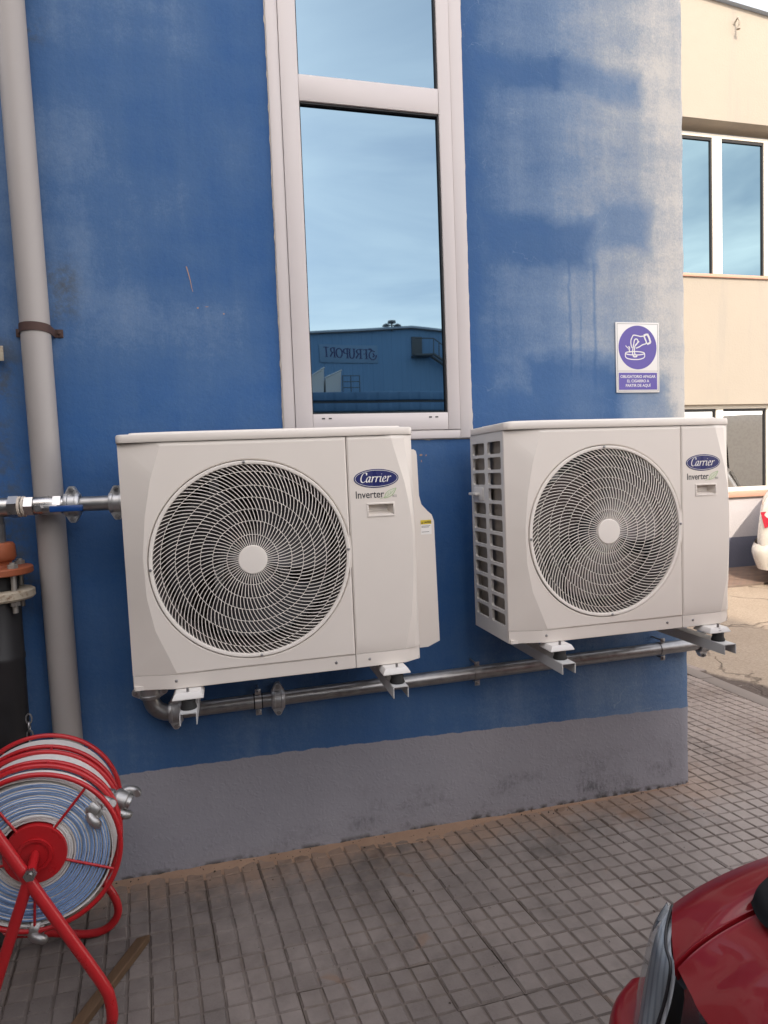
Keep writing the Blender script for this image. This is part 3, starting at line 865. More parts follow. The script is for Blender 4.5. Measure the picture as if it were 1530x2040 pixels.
def build_yard_buildings():
    # warehouse
    Y = -36.0
    root = thing('warehouse', 'blue grey metal warehouse across the yard mirrored in the window panes', 'warehouse', (12, -50, 0))
    def top(x): return 10.25 - 0.062*abs(x - 11.6)
    mb = MB()
    xs = [-12, 0, 5, 11.6, 18, 24, 36]
    mb.grid([[(x, Y, -0.1) for x in xs], [(x, Y, top(x)) for x in xs]])
    mb.add([(-12, Y, -0.1), (-12, -66, -0.1), (-12, -66, top(-12)), (-12, Y, top(-12))], [(0,1,2,3)])
    mb.add([(36, Y, -0.1), (36, -66, -0.1), (36, -66, top(36)), (36, Y, top(36))], [(0,1,2,3)])
    mb.build('wall', M['clad'], root, smooth=None)
    r = MB(); r.grid([[(x, Y + 0.3, top(x) + 0.01) for x in xs], [(x, Y + 0.3, top(x) + 0.13) for x in xs], [(x, -66.3, top(x) + 0.13) for x in xs]])
    rf = r.build('roof', M['roofblue'], root, smooth=None)
    v = MB(); v.bbox((11.1, -40, 10.25), (12.15, -37.5, 10.62), 0.12); v.build('ridge_vent', M['roofblue'], rf)
    lp = MB(); cyl(lp, (10.35, -35.9, 10.1), (10.35, -35.9, 10.62), 0.05, 8)
    for s in (-1, 1): lp.lathe([(0.02, 0.12), (0.22, 0.02), (0.25, -0.04), (0.0, -0.04)], 12, T(10.35 + s*0.36, -35.9, 10.42))
    lp.lathe([(0.06, 0.1), (0.25, 0.06), (0.27, -0.06), (0.0, -0.06)], 12, T(10.35, -35.9, 10.62))
    lp.bbox((9.99, -35.93, 10.40), (10.71, -35.87, 10.45), 0.01)
    lp.build('floodlight', M['steel_dark'], root)
    sp = MB(); sp.bbox((5.85, Y + 0.02, 8.18), (9.42, Y + 0.08, 9.28), 0.01)
    so = sp.build('sign_panel', M['signpanel'], root, label='pale panel with dark FRUPORT lettering')
    tx = MB(); x = 0.0; wd = sum(CAPW[c] for c in 'FRUPORT'); h = 0.58
    sxz = 2.72/wd
    for k, ch in enumerate('FRUPORT'):
        for q, st in enumerate(CAPS[ch]):
            pts = [(8.80 - (x + p[0])*sxz, 8.44 + 0.02*(x) + p[1]*h) for p in st]
            nib(tx, pts, 0.055, 0.04, 0.0, Y + 0.09 + 0.001*q)
            for p in ((st[0], st[-1]) if q == 0 and ch in 'FRPTU' else ()):
                if p[1] in (0, 1):
                    cx = 8.80 - (x + p[0])*sxz; cz = 8.44 + 0.02*x + p[1]*h
                    nib(tx, [(cx - 0.1, cz), (cx + 0.1, cz)], 0.0, 0.035, 0.0, Y + 0.095)
        x += CAPW[ch]
    tx.build('lettering', M['navy'], so, smooth=None)
    fr = MB()
    nib(fr, [(9.12 + 0.21*math.cos(a), 8.66 + 0.27*math.sin(a)) for a in [0.9 + 0.5*k for k in range(12)]], 0.03, 0.05, 0.3, Y + 0.09)
    nib(fr, [(9.08, 8.95), (9.0, 9.03), (8.88, 9.04)], 0.03, 0.09, 0.3, Y + 0.091)
    nib(fr, [(9.12, 8.55), (9.2, 8.66), (9.13, 8.8)], 0.02, 0.06, 0.3, Y + 0.092)
    fr.build('fruit_emblem', M['navy'], so, smooth=None)
    d = MB(); d.bbox((11.6, Y + 0.0, 8.72), (12.25, Y + 0.12, 9.8), 0.02); d.build('door', M['steel_dark'], root)
    st = MB(); st.bbox((11.55, Y + 0.02, 8.55), (12.7, Y + 0.9, 8.66), 0.01)
    st.tube([(12.7, Y + 0.9, 8.6), (15.4, Y + 0.9, 6.7)], 0.09, 6); st.tube([(12.7, Y + 0.3, 8.6), (15.4, Y + 0.3, 6.7)], 0.09, 6)
    st.tube([(11.6, Y + 0.9, 9.55), (12.7, Y + 0.9, 9.55), (15.4, Y + 0.9, 7.65)], 0.04, 6)
    for k in range(9): st.tube([(12.7 + 0.33*k, Y + 0.9, 8.6 - 0.232*k), (12.7 + 0.33*k, Y + 0.9, 9.5 - 0.232*k)], 0.03, 5)
    st.build('outside_stair', M['steel_dark'], root)
    # low shed in front of it
    s = thing('low_shed', 'low pale clad shed with saw tooth rooflights mirrored in the lower pane', 'shed', (5, -18, 0))
    w = MB(); w.box((0.9, -22, -0.06), (14, -15, 3.2)); w.build('wall', M['shedclad'], s, smooth=None)
    b = MB(); b.bbox((0.8, -22.1, 3.201), (14.1, -14.85, 3.42), 0.02); b.bbox((0.8, -22.1, 3.50), (14.1, -14.9, 3.72), 0.02)
    b.build('parapet', M['clad'], s)
    g = MB(); g.box((0.9, -22, 3.42), (14, -14.97, 3.50)); g.build('gutter', M['steel_dark'], s, smooth=None)
    for x0, x1, z0, z1 in ((2.42, 2.90, 4.10, 4.39), (2.94, 3.40, 4.13, 4.32), (1.6, 2.38, 3.98, 4.36)):
        t = MB(); Mx = T(0, -15.2, 0) @ Matrix.Rotation(R(90), 4, 'X')
        t.prism([(x0, 3.73), (x1 - 0.02, 3.73), (x1, z1), (x0, z0)], 0, 1.6, Mx)
        tt = t.build('rooflight', M['white'], s, smooth=None)
        q = MB(); q.tube([(x0 - 0.03, -15.19, z0 + 0.01), (x1 + 0.02, -15.19, z1 + 0.03)], 0.02, 6); q.build('flashing', M['white'], tt)
    rl = MB()
    for z in (3.86, 4.02, 4.18): rl.tube([(3.42, -15.1, z), (3.9, -15.1, z)], 0.012, 6)
    for x in (3.42, 3.66, 3.9): rl.tube([(x, -15.1, 3.72), (x, -15.1, 4.19)], 0.014, 6)
    rl.build('railing', M['steel_dark'], s)
    # taller unseen block, added and sized to throw the shade
    o = thing('shade_block', 'unseen grey rendered block added behind the viewer to shade the blue wall', 'building', (-8, -14, 0))
    w = MB(); w.box((-18, -20, -0.06), (-0.25, -10, 11.6)); w.build('wall', M['render_grey'], o, smooth=None)
    p = MB(); p.bbox((-18.1, -20.1, 11.601), (-0.22, -9.9, 11.8), 0.02); p.build('coping', M['kerb'], o)
    for zf in (1.0, 3.6, 6.2, 8.8):
        for k in range(6):
            x0 = -16.8 + 2.75*k
            f = MB(); f.bbox((x0, -10.0, zf), (x0 + 1.5, -9.95, zf + 1.3), 0.01); fo = f.build('window', M['frame'], o)
            q = MB(); q.box((x0 + 0.08, -9.949, zf + 0.08), (x0 + 1.42, -9.944, zf + 1.22)); q.build('pane', M['creamglass'], fo, smooth=None)
build_yard_buildings()
def build_shade_container():  # unseen container, added to keep light off the lower left
    o = thing('shade_container', 'unseen dark blue corrugated container added behind the viewer to dim the lower left', 'container', (-3, -5, -0.045))
    z0, z1, xa, xb, ya, yb = -0.045, 2.35, -6.0, 0.88, -6.1, -3.65
    w = MB(); pts = []
    k = 0; x = xa + 0.1
    while x < xb - 0.2:
        for dx, dy in ((0, 0), (0.07, 0), (0.11, -0.035), (0.18, -0.035)): pts.append((x + dx, yb + dy))
        x += 0.22
    w.grid([[(px, py, z0 + 0.12) for px, py in pts], [(px, py, z1 - 0.1) for px, py in pts]])
    for xx in (xa + 0.05, xb - 0.05): w.add([(xx, ya, z0 + 0.12), (xx, yb, z0 + 0.12), (xx, yb, z1 - 0.1), (xx, ya, z1 - 0.1)], [(0,1,2,3)])
    w.add([(xa + 0.05, ya, z0 + 0.12), (xb - 0.05, ya, z0 + 0.12), (xb - 0.05, ya, z1 - 0.1), (xa + 0.05, ya, z1 - 0.1)], [(0,1,2,3)])
    w.build('wall', M['container'], o, smooth=None)
    f = MB()
    for zz in (z0, z1 - 0.1):
        f.bbox((xa, yb - 0.05, zz), (xb, yb + 0.03, zz + 0.12), 0.005); f.bbox((xa, ya, zz), (xb, ya + 0.08, zz + 0.12), 0.005)
    for xx in (xa, xb - 0.1):
        for yy in (ya, yb - 0.07): f.bbox((xx, yy, z0), (xx + 0.1, yy + 0.1, z1 + 0.02), 0.005)
    f.build('corner_frame', M['container'], o)
    r = MB(); r.box((xa, ya, z1 - 0.02), (xb, yb, z1)); r.build('roof', M['container'], o, smooth=None)
M['container'] = simple('shade_container_paint', (0.035, 0.05, 0.085), 0.5, var=0.2, scale=3, dirt=0.3)
build_shade_container()
def build_shade_wall():  # unseen wall, added to block light from the left
    o = thing('shade_wall', 'unseen dark block wall added beyond the standpipe to dim the left side', 'wall', (-1.9, -2, 0))
    m = MB(); m.box((-2.05, -3.7, -0.05), (-1.85, -0.004, 3.1)); m.build('blockwork', M['blockwork'], o, smooth=None)
    c = MB(); c.bbox((-2.09, -3.74, 3.101), (-1.81, -0.004, 3.17), 0.01); c.build('coping', M['blockwork'], o)
M['blockwork'] = simple('blockwork', (0.15, 0.14, 0.13), 0.9, var=0.2, scale=5, bump=0.4, bscale=50)
build_shade_wall()

# ================================================================== things on the wall
def text_mb(mb, body, size, shear=0.0, offset=0.0, M4=None, align='LEFT', xs=1.0, ext=0.0002):
    """flat printed lettering (built-in font) added to mb, lying in the x-z plane facing -y"""
    cu = bpy.data.curves.new('lettering', 'FONT')
    cu.body = body; cu.size = size; cu.shear = shear; cu.offset = offset; cu.align_x = align; cu.resolution_u = 4
    cu.extrude = ext
    ob = bpy.data.objects.new('lettering', cu); COL.objects.link(ob)
    bpy.context.view_layer.update()
    me = bpy.data.meshes.new_from_object(ob.evaluated_get(bpy.context.evaluated_depsgraph_get()))
    Mx = M4 @ Matrix.Rotation(R(90), 4, 'X') @ Matrix.Diagonal((xs, 1, 1, 1))
    mb.add([v.co for v in me.vertices], [list(p.vertices) for p in me.polygons], Mx)
    bpy.data.objects.remove(ob); bpy.data.curves.remove(cu); bpy.data.meshes.remove(me)

W, H, D = 0.89, 0.733, 0.338
SEAM = 0.670
FC = Vector((0.368, 0, 0.371)); FR = 0.3035
def build_ac(fan_rot, blade_mat):
    root = thing('air_conditioner', 'x', 'air conditioner', (0, 0, 0), 'outdoor air conditioner units on the blue wall')
    root.location = (0, 0, 0)
    # --- front panel round the fan opening
    creaseL = [(0.048, 0.128), (0.10, 0.108), (0.18, 0.076), (0.28, 0.058), (0.40, 0.055), (0.52, 0.068), (0.62, 0.088), (0.721, 0.121)]
    inner = [(x, z) for z, x in creaseL] + [(SEAM - 0.006, H - 0.012), (SEAM - 0.006, 0.048)]
    outer = [(0.0, 0.044), (0.0, H - 0.001), (SEAM - 0.0012, H - 0.001), (SEAM - 0.0012, 0.044)]
    def hit(poly, ang):
        d = Vector((math.cos(ang), math.sin(ang))); c = Vector((FC.x, FC.z)); best = None
        for i in range(len(poly)):
            a, b = Vector(poly[i]), Vector(poly[(i+1) % len(poly)])
            e = b - a; den = d.x*e.y - d.y*e.x
            if abs(den) < 1e-9: continue
            t = ((a.x-c.x)*e.y - (a.y-c.y)*e.x)/den; u = ((a.x-c.x)*d.y - (a.y-c.y)*d.x)/den
            if t > 0 and -1e-6 <= u <= 1 + 1e-6 and (best is None or t < best): best = t
        return c + d*best
    angs = set(2*PI*k/120 for k in range(120))
    for p in inner + outer: angs.add(math.atan2(p[1]-FC.z, p[0]-FC.x) % (2*PI))
    angs = sorted(angs)
    ks = []
    for a in angs:
        if not ks or a - ks[-1] > 1e-4: ks.append(a)
    fy_ = lambda x: 0.003 + 0.033*max(0, min(1, (0.118 - x)/0.118))
    rows = [[], [], [], [], []]
    for a in ks:
        c = Vector((FC.x + FR*math.cos(a), FC.z + FR*math.sin(a)))
        i, o = hit(inner, a), hit(outer, a)
        yo = fy_(o.x)
        rows[0].append((c.x - 0.004*math.cos(a), 0.014, c.y - 0.004*math.sin(a)))
        rows[1].append((c.x - 0.0012*math.cos(a), 0.0015, c.y - 0.0012*math.sin(a)))
        rows[2].append((c.x + 0.002*math.cos(a), 0.0, c.y + 0.002*math.sin(a)))
        rows[3].append((i.x, 0.0, i.y)); rows[4].append((o.x, yo, o.y))
    mb = MB(); mb.grid(rows, close_u=True)
    # edge turned back into the seam
    mb.add([(SEAM - 0.0012, 0.003, 0.044), (SEAM - 0.0012, 0.02, 0.044), (SEAM - 0.0012, 0.02, H - 0.001), (SEAM - 0.0012, 0.003, H - 0.001)], [(0,1,2,3)])
    front = mb.build('front_panel', M['ac'], root, smooth=7)
    # --- service panel
    crR = [(0.044, 0.055), (0.09, 0.046), (0.16, 0.030), (0.30, 0.018), (0.42, 0.017), (0.50, 0.022), (0.58, 0.036), (0.66, 0.058), (0.732, 0.078)]
    def cr(z):
        for (a, b), (c, d) in zip(crR, crR[1:]):
            if a <= z <= c: return W - (b + (d-b)*(z-a)/(c-a))
        return W - 0.05
    hx0, hx1, hz0, hz1 = 0.732, 0.814, 0.4815, 0.5165
    zs = sorted([0.044, 0.06, 0.09, 0.12, 0.16, 0.2, 0.25, 0.3, 0.36, 0.42, 0.45, hz0, hz1, 0.54, 0.58, 0.62, 0.66, 0.70, 0.722, H - 0.001])
    mb = MB(); rows = []
    for z in zs:
        e = 0.003 if z in (zs[0], zs[-1]) else 0.0
        c = cr(z)
        xs_ = [(SEAM + 0.0012, 0.02), (SEAM + 0.0012, 0.0035), (SEAM + 0.006, e), (hx0, e), (hx1, e), (max(c, hx1 + 0.002), e)]
        span = W - xs_[-1][0]
        xs_ += [(xs_[-1][0] + span*0.6, e + 0.012), (W - 0.0035, 0.0255), (W, 0.032)]
        rows.append([(x, y, z) for x, y in xs_])
    n = len(rows[0]); fs = []
    for i in range(len(zs)-1):
        for j in range(n-1):
            if j == 3 and abs(zs[i] - hz0) < 1e-9: continue
            fs.append((i*n+j, i*n+j+1, (i+1)*n+j+1, (i+1)*n+j))
    mb.add([p for r in rows for p in r], fs)
    svc = mb.build('service_panel', M['ac'], root, smooth=12)
    # handle: raised rim and sunk cup
    h = MB()
    def rim(x0, x1, z0, z1, w, y):
        for a, b in (((x0-w, z0-w), (x1+w, z0)), ((x0-w, z1), (x1+w, z1+w)), ((x0-w, z0), (x0, z1)), ((x1, z0), (x1+w, z1))):
            h.bbox((a[0], y, a[1]), (b[0], 0.003, b[1]), 0.0009)
    rim(hx0 + 0.001, hx1 - 0.001, hz0 + 0.001, hz1 - 0.001, 0.0055, -0.0022)
    x0, x1, z0, z1, yb = hx0, hx1, hz0, hz1, 0.026
    h.add([(x0,0.001,z0),(x1,0.001,z0),(x1,0.001,z1),(x0,0.001,z1),(x0+0.004,yb,z0+0.012),(x1-0.014,yb,z0+0.012),(x1-0.014,yb,z1+0.004),(x0+0.004,yb,z1+0.004)],
          [(0,1,5,4),(1,2,6,5),(2,3,7,6),(3,0,4,7),(4,5,6,7)])
    h.build('handle', M['ac'], svc)
    # --- base strip under the panels, with screws
    b = MB()
    def fyr(x): return 0.0032 if x < W - 0.055 else 0.0032 + 0.0295*((x - W + 0.055)/0.055)
    for xa_, fn_ in (([0.001, 0.04, 0.08, 0.118, 0.3, SEAM - 0.001], lambda x: fy_(x) + 0.0004), ([SEAM + 0.001, W - 0.055, W - 0.03, W - 0.008, W - 0.001], fyr)):
        b.grid([[(x, fn_(x) + dy, z) for x in xa_] for dy, z in ((0.03, -0.0005), (0.0015, -0.0005), (0.0, 0.001), (0.0, 0.042), (0.0015, 0.0432), (0.02, 0.0432))])
        b.add([(xa_[0], fn_(xa_[0]) + 0.03, -0.0005), (xa_[0], fn_(xa_[0]), 0.0), (xa_[0], fn_(xa_[0]), 0.0432), (xa_[0], fn_(xa_[0]) + 0.03, 0.0432)], [(0,1,2,3)])
    b.box((0.005, 0.028, 0.0), (W - 0.005, D, 0.012))
    base = b.build('base_pan', M['ac'], root)
    lip = MB(); lip.add([(0.10, 0.0030, 0.0435), (0.16, 0.0005, 0.0475), (SEAM - 0.004, 0.0005, 0.0475), (SEAM - 0.004, 0.0030, 0.0435), (0.16, 0.0030, 0.0435)], [(0,1,4), (1,2,3,4)])
    lip.build('lower_fold', M['ac'], front, smooth=None)
    for x in (0.125, 0.607, 0.715):
        s = MB(); s.lathe([(0.0, 0.0035), (0.003, 0.003), (0.005, 0.0), (0.005, -0.001)], 10, T(x, 0.0035, 0.024) @ axis_to((0, -1, 0)))
        s.build('screw', M['zinc'], base)
    # --- cabinet: right side, back, and the pierced left side
    c = MB()
    c.add([(W, 0.032, 0.0), (W, D, 0.0), (W, D, H), (W, 0.032, H)], [(0,1,2,3)])
    c.add([(0.0, D, 0.0), (W, D, 0.0), (W, D, H), (0.0, D, H)], [(0,1,2,3)])
    c.grid([[(0.0, 0.036, z), (0.0, 0.046, z)] for z in (0.0, H)])
    cab = c.build('cabinet', M['ac'], root, smooth=None)
    g = MB()
    ye = [0.046, 0.062, 0.176, 0.204, 0.318, D - 0.002]
    top, pit, hh = 0.700, 0.0548, 0.0435
    ze = [0.0]
    for k in range(12)[::-1]: ze += [top - pit*k - hh, top - pit*k]
    ze += [H]
    ze = sorted(ze)
    def G(y, z, x=0.0): return (x, y, z)
    for i in range(len(ze)-1):
        for j in range(len(ye)-1):
            hole = (i % 2 == 1) and j in (1, 3)
            r_top = 11 - (i-1)//2
            if hole and j == 3 and r_top == 3: hole = False
            y0, y1, z0, z1 = ye[j], ye[j+1], ze[i], ze[i+1]
            if not hole:
                g.add([G(y0,z0), G(y1,z0), G(y1,z1), G(y0,z1)], [(0,1,2,3)])
            else:
                q = 0.006
                P8 = [(y0+q,z0),(y1-q,z0),(y1,z0+q),(y1,z1-q),(y1-q,z1),(y0+q,z1),(y0,z1-q),(y0,z0+q)]
                for a, b2, cc in (((y0,z0),P8[0],P8[7]), ((y1,z0),P8[2],P8[1]), ((y1,z1),P8[4],P8[3]), ((y0,z1),P8[6],P8[5])):
                    g.add([G(*a), G(*b2), G(*cc)], [(0,1,2)])
                g.grid([[G(*p) for p in P8], [G(p[0], p[1], 0.010) for p in P8]], close_u=True)
    sg = g.build('side_grille', M['ac_side'], root, smooth=None)
    sh = MB(); zc = top - pit*3 - hh/2
    sh.bbox((-0.004, 0.222, zc - 0.024), (0.002, 0.312, zc + 0.024), 0.004); sh.bbox((-0.022, 0.25, zc - 0.006), (0.0, 0.318, zc + 0.004), 0.003)
    sh.build('side_handle', M['ac_side'], sg)
    k = MB(); k.box((0.024, 0.05, 0.013), (0.030, D - 0.012, H - 0.01)); k.build('side_coil', M['coil_side'], root, smooth=None)
    k = MB(); k.box((0.03, D - 0.030, 0.013), (SEAM, D - 0.012, H - 0.01))
    k.build('coil', M['coil'], root, smooth=None)
    wl = MB(); wl.box((SEAM + 0.004, 0.035, 0.013), (SEAM + 0.008, D - 0.012, H - 0.01)); wl.build('partition', M['interior'], root, smooth=None)
    # --- top cover with raised centre
    tc = MB()
    poly = []
    def corner(cx, cy, r, a0):
        for q in range(6): a = R(a0 + 18*q); poly.append((cx + r*math.cos(a), cy + r*math.sin(a)))
    e = 0.003; rr = 0.022
    corner(W + e - rr, D + e - rr, rr, 0); corner(-e + rr, D + e - rr, rr, 90); corner(-e + rr, 0.022 + rr - 0.006, rr, 180)
    poly.append((0.12, -e)); poly.append((W - 0.09, -e))
    corner(W + e - rr, 0.020 + rr - 0.006, rr, 270)
    n = len(poly)
    cxm, cym = W/2, D/2
    def ins(k, z): return [(cxm + (x - cxm)*(1 - k/cxm), cym + (y - cym)*(1 - k/cym), z) for x, y in poly]
    prof = [ins(0.0006, H + 0.0004), ins(0, H + 0.0015), ins(0, H + 0.019), ins(0.0016, H + 0.0235), ins(0.004, H + 0.025), ins(0.03, H + 0.025), ins(0.034, H + 0.031), ins(0.05, H + 0.031)]
    tc.grid(prof, close_u=True); tc.add(prof[-1], [list(range(n))])
    tc.build('top_cover', M['ac'], root, smooth=35)
    # --- fan guard
    def gy(r): return -0.0065 + 0.0085*(r/FR)**2
    hubr, Ro = 0.0435, 0.2885
    fl = MB(); Mx = T(*FC) @ axis_to((0, -1, 0))
    fl.lathe([(FR - 0.0045, -0.010), (FR - 0.0045, 0.0012), (FR - 0.006, 0.0030), (Ro + 0.004, 0.0034), (Ro, 0.0022), (Ro - 0.001, -0.006)], 128, Mx)
    rim_o = fl.build('guard_rim', M['ac_guard'], root, smooth=40)
    radii = [hubr - 0.002, 0.0765, 0.1175, 0.153, 0.1885, 0.2245, 0.2665, Ro + 0.001]
    counts = [54, 64, 76, 88, 100, 112, 122]
    rb = MB()
    def th(r): return 0.66*((r - hubr)/(Ro - hubr))**1.5 if r > hubr else 0.0
    for zi, cnt in enumerate(counts):
        r0, r1 = radii[zi], radii[zi+1]
        for q in range(cnt):
            a0 = 2*PI*q/cnt + 0.13*zi
            cs = []
            for s in range(5):
                r = r0 + (r1 - r0)*s/4; a = a0 + th(r)
                cs.append(Vector((FC.x + r*math.cos(a), gy(r), FC.z + r*math.sin(a))))
            rows = []
            for s in range(5):
                t = (cs[min(s+1, 4)] - cs[max(s-1, 0)]); t.y = 0; t.normalize()
                nn = Vector((-t.z, 0, t.x))*0.00112
                rows.append([cs[s] + nn*0.6 + Vector((0, 0.0045, 0)), cs[s] + nn, cs[s] - nn, cs[s] - nn*0.6 + Vector((0, 0.0045, 0))])
            rb.grid(rows)
    rb.build('guard_ribs', M['ac_guard'], rim_o, smooth=40, kind='stuff')
    for r in radii[1:-1]:
        t = MB(); t.tube([(FC.x + r*math.cos(2*PI*q/72), gy(r) + 0.0026, FC.z + r*math.sin(2*PI*q/72)) for q in range(72)], 0.0010, 6, closed=True)
        t.build('guard_ring', M['ac_guard'], rim_o, smooth=60)
    hb = MB(); hb.lathe([(0.0, 0.0092), (hubr*0.6, 0.0091), (hubr - 0.0025, 0.0088), (hubr - 0.0006, 0.0078), (hubr, 0.006), (hubr, -0.002)], 40, Mx); hb.build('guard_hub', M['ac_guard'], rim_o, smooth=14)
    for a in (92, 182, 272, 2):
        s = MB(); rr_ = Ro + 0.006
        s.lathe([(0.0, 0.0045), (0.0028, 0.004), (0.0045, 0.0022), (0.0045, 0.0)], 10, T(FC.x + rr_*math.cos(R(a)), -0.003, FC.z + rr_*math.sin(R(a))) @ axis_to((0, -1, 0)))
        s.build('screw', M['zinc'], rim_o)
    # --- fan inside
    sr = MB(); sr.lathe([(FR - 0.005, -0.012), (Ro - 0.004, -0.018), (Ro - 0.012, -0.06), (Ro - 0.012, -0.13), (Ro + 0.02, -0.15)], 64, Mx)
    sr.build('bell_mouth', M['shroud'], root, smooth=50)
    fn = MB(); fn.lathe([(0.0, -0.035), (0.045, -0.038), (0.055, -0.05), (0.058, -0.16), (0.0, -0.16)], 32, Mx)
    fan = fn.build('fan', M['blade'], root, smooth=40)
    for b3 in range(3):
        m = MB(); rows = []
        for i in range(9):
            r = 0.055 + (0.262 - 0.055)*i/8
            row = []
            for j in range(11):
                u = j/10
                a = R(fan_rot + 120*b3) + (u - 0.5)*R(92 + 14*i/8) + 0.35*(i/8)**1.5
                y = 0.045 + 0.085*u + 0.02*(1 - i/8)*(1 - u) + 0.012*math.sin(PI*u)
                rs = r*(1 - 0.10*(1 - u)**3*(i/8))
                row.append((FC.x + rs*math.cos(a), y, FC.z + rs*math.sin(a)))
            rows.append(row)
        m.grid(rows); m.build('fan_blade', blade_mat, fan, smooth=60)
    mo = MB(); mo.box((FC.x - 0.12, 0.17, 0.02), (FC.x - 0.09, 0.185, H - 0.02)); mo.box((FC.x + 0.09, 0.17, 0.02), (FC.x + 0.12, 0.185, H - 0.02))
    mo.build('motor_bracket', M['zinc'], root, smooth=None)
    # --- badge, lettering, leaf mark
    bx, bz = 0.762, 0.598
    el = lambda a, b, y: [(bx + a*math.cos(2*PI*q/56), y, bz + b*math.sin(2*PI*q/56)) for q in range(56)]
    bd = MB(); bd.grid([el(0.0725, 0.0295, -0.0001), el(0.0725, 0.0295, -0.0008), el(0.0715, 0.0287, -0.0011)], close_u=True)
    bd.add(el(0.0715, 0.0287, -0.0011), [list(range(56))])
    badge = bd.build('badge', M['navy'], svc, smooth=None)
    ln = MB(); ln.grid([el(0.0688, 0.0262, -0.00135), el(0.0675, 0.0249, -0.00135)], close_u=True)
    ln.build('badge_line', M['white'], badge, smooth=None)
    gl = {
     'C': (0.66, [[(0.62,0.80),(0.56,0.95),(0.40,1.0),(0.20,0.90),(0.07,0.62),(0.06,0.32),(0.18,0.07),(0.40,0.0),(0.62,0.14)], [(0.60,0.98),(0.62,0.74)]]),
     'a': (0.58, [[(0.40,0.52),(0.26,0.58),(0.10,0.44),(0.04,0.2),(0.12,0.02),(0.26,0.08),(0.40,0.32)], [(0.43,0.58),(0.38,0.12),(0.44,0.01),(0.55,0.08)]]),
     'r': (0.46, [[(0.04,0.50),(0.14,0.57),(0.12,0.30),(0.10,0.0)], [(0.13,0.36),(0.26,0.54),(0.38,0.57),(0.43,0.50)]]),
     'i': (0.34, [[(0.04,0.50),(0.14,0.57),(0.11,0.15),(0.17,0.01),(0.28,0.08)], [(0.135,0.80),(0.165,0.84)]]),
     'e': (0.50, [[(0.07,0.27),(0.30,0.32),(0.36,0.46),(0.26,0.58),(0.12,0.47),(0.05,0.22),(0.14,0.02),(0.28,0.0),(0.44,0.12)]]),
    }
    tw = MB(); x = 0.0; sc = 0.0295; k3 = 0
    tot = sum(gl[ch][0] for ch in 'Carrier') + 0.1
    sc = 0.108/ (tot + 0.25)
    for ch in 'Carrier':
        wdt, sts = gl[ch]
        for st in sts:
            zz = 0.030
            pts = [(bx - 0.0535 + (x + px + 0.24*pz)*sc, bz - 0.0115 + pz*zz) for px, pz in st]
            nib(tw, pts, 0.0026, 0.0011, R(20), -0.00135 - 0.00002*k3); k3 += 1
        x += wdt
    tw.build('badge_lettering', M['white'], badge, smooth=None)
    iv = MB(); text_mb(iv, 'Inverter', 0.0325, offset=0.0003, M4=T(0.692, -0.0004, 0.5375), xs=0.87)
    iv.build('inverter_lettering', M['ink'], svc, smooth=None)
    r3 = MB(); text_mb(r3, 'R32', 0.0105, M4=T(0.812, -0.0004, 0.5365), xs=0.85); r3.build('small_lettering', M['greyink'], svc, smooth=None)
    lf = MB()
    def leafshape(base, tip, bulge, y):
        b0, t0 = Vector(base), Vector(tip); d = t0 - b0; nn = Vector((-d.y, d.x))
        up = [b0 + d*u + nn*bulge*math.sin(PI*u**0.8) for u in [q/10 for q in range(11)]]
        dn = [b0 + d*u - nn*bulge*0.9*math.sin(PI*u) for u in [q/10 for q in range(11)]]
        return up, dn
    up, dn = leafshape((0.786, 0.5345), (0.825, 0.565), 0.19, 0)
    lf.grid([[(p.x, -0.0005, p.y) for p in up], [(p.x, -0.0005, p.y) for p in dn]])
    lo = lf.build('leaf_mark', M['leaf2'], svc, smooth=None)
    ol = MB(); nib(ol, [(p.x, p.y) for p in up[::2]], 0.0004, 0.0010, 0.4, -0.0008); nib(ol, [(p.x, p.y) for p in dn[::2]], 0.0004, 0.0012, 0.4, -0.00085)
    nib(ol, [(0.770, 0.5325), (0.790, 0.5385), (0.806, 0.548), (0.820, 0.561)], 0.0003, 0.0007, 0.4, -0.0009)
    nib(ol, [(0.797, 0.543), (0.799, 0.552)], 0.0002, 0.0006, 0.4, -0.00095); nib(ol, [(0.804, 0.547), (0.808, 0.556)], 0.0002, 0.0006, 0.4, -0.00095)
    ol.build('leaf_outline', M['leaf1'], lo, smooth=None)
    # --- valve cover on the right side, with caution label
    vc = MB()
    prof = [(0.888, 0.690), (0.932, 0.690), (0.940, 0.684), (0.943, 0.67), (0.945, 0.53), (0.952, 0.50), (0.972, 0.477), (0.988, 0.462), (0.995, 0.44), (0.999, 0.018), (0.955, 0.0), (0.888, 0.0)]
    Mv = Matrix.Rotation(R(90), 4, 'X')
    vc.prism([(x, z) for x, z in prof], -0.325, -0.150, Mv)
    vo = vc.build('valve_cover', M['ac'], root, smooth=20)
    lb = MB(); lb.box((0.9465, 0.1492, 0.395), (0.985, 0.151, 0.430)); lo2 = lb.build('label', M['white'], vo, smooth=None, label='small white caution label with a yellow band')
    yb = MB(); yb.box((0.9465, 0.1488, 0.4302), (0.985, 0.151, 0.445)); yo = yb.build('yellow_band', M['yellow'], lo2, smooth=None)
    tx = MB(); text_mb(tx, 'CAUTION', 0.0085, offset=0.0001, M4=T(0.957, 0.1483, 0.4345), xs=0.72)
    tx.add([(0.949, 0.1484, 0.4325), (0.954, 0.1484, 0.4325), (0.9515, 0.1484, 0.4425)], [(0,1,2)])
    for zz, xw in ((0.4235, 0.032), (0.4195, 0.027), (0.403, 0.027)): tx.box((0.949, 0.1488, zz), (0.949 + xw, 0.1495, zz + 0.0014))
    tx.build('label_print', M['ink'], lo2, smooth=None)
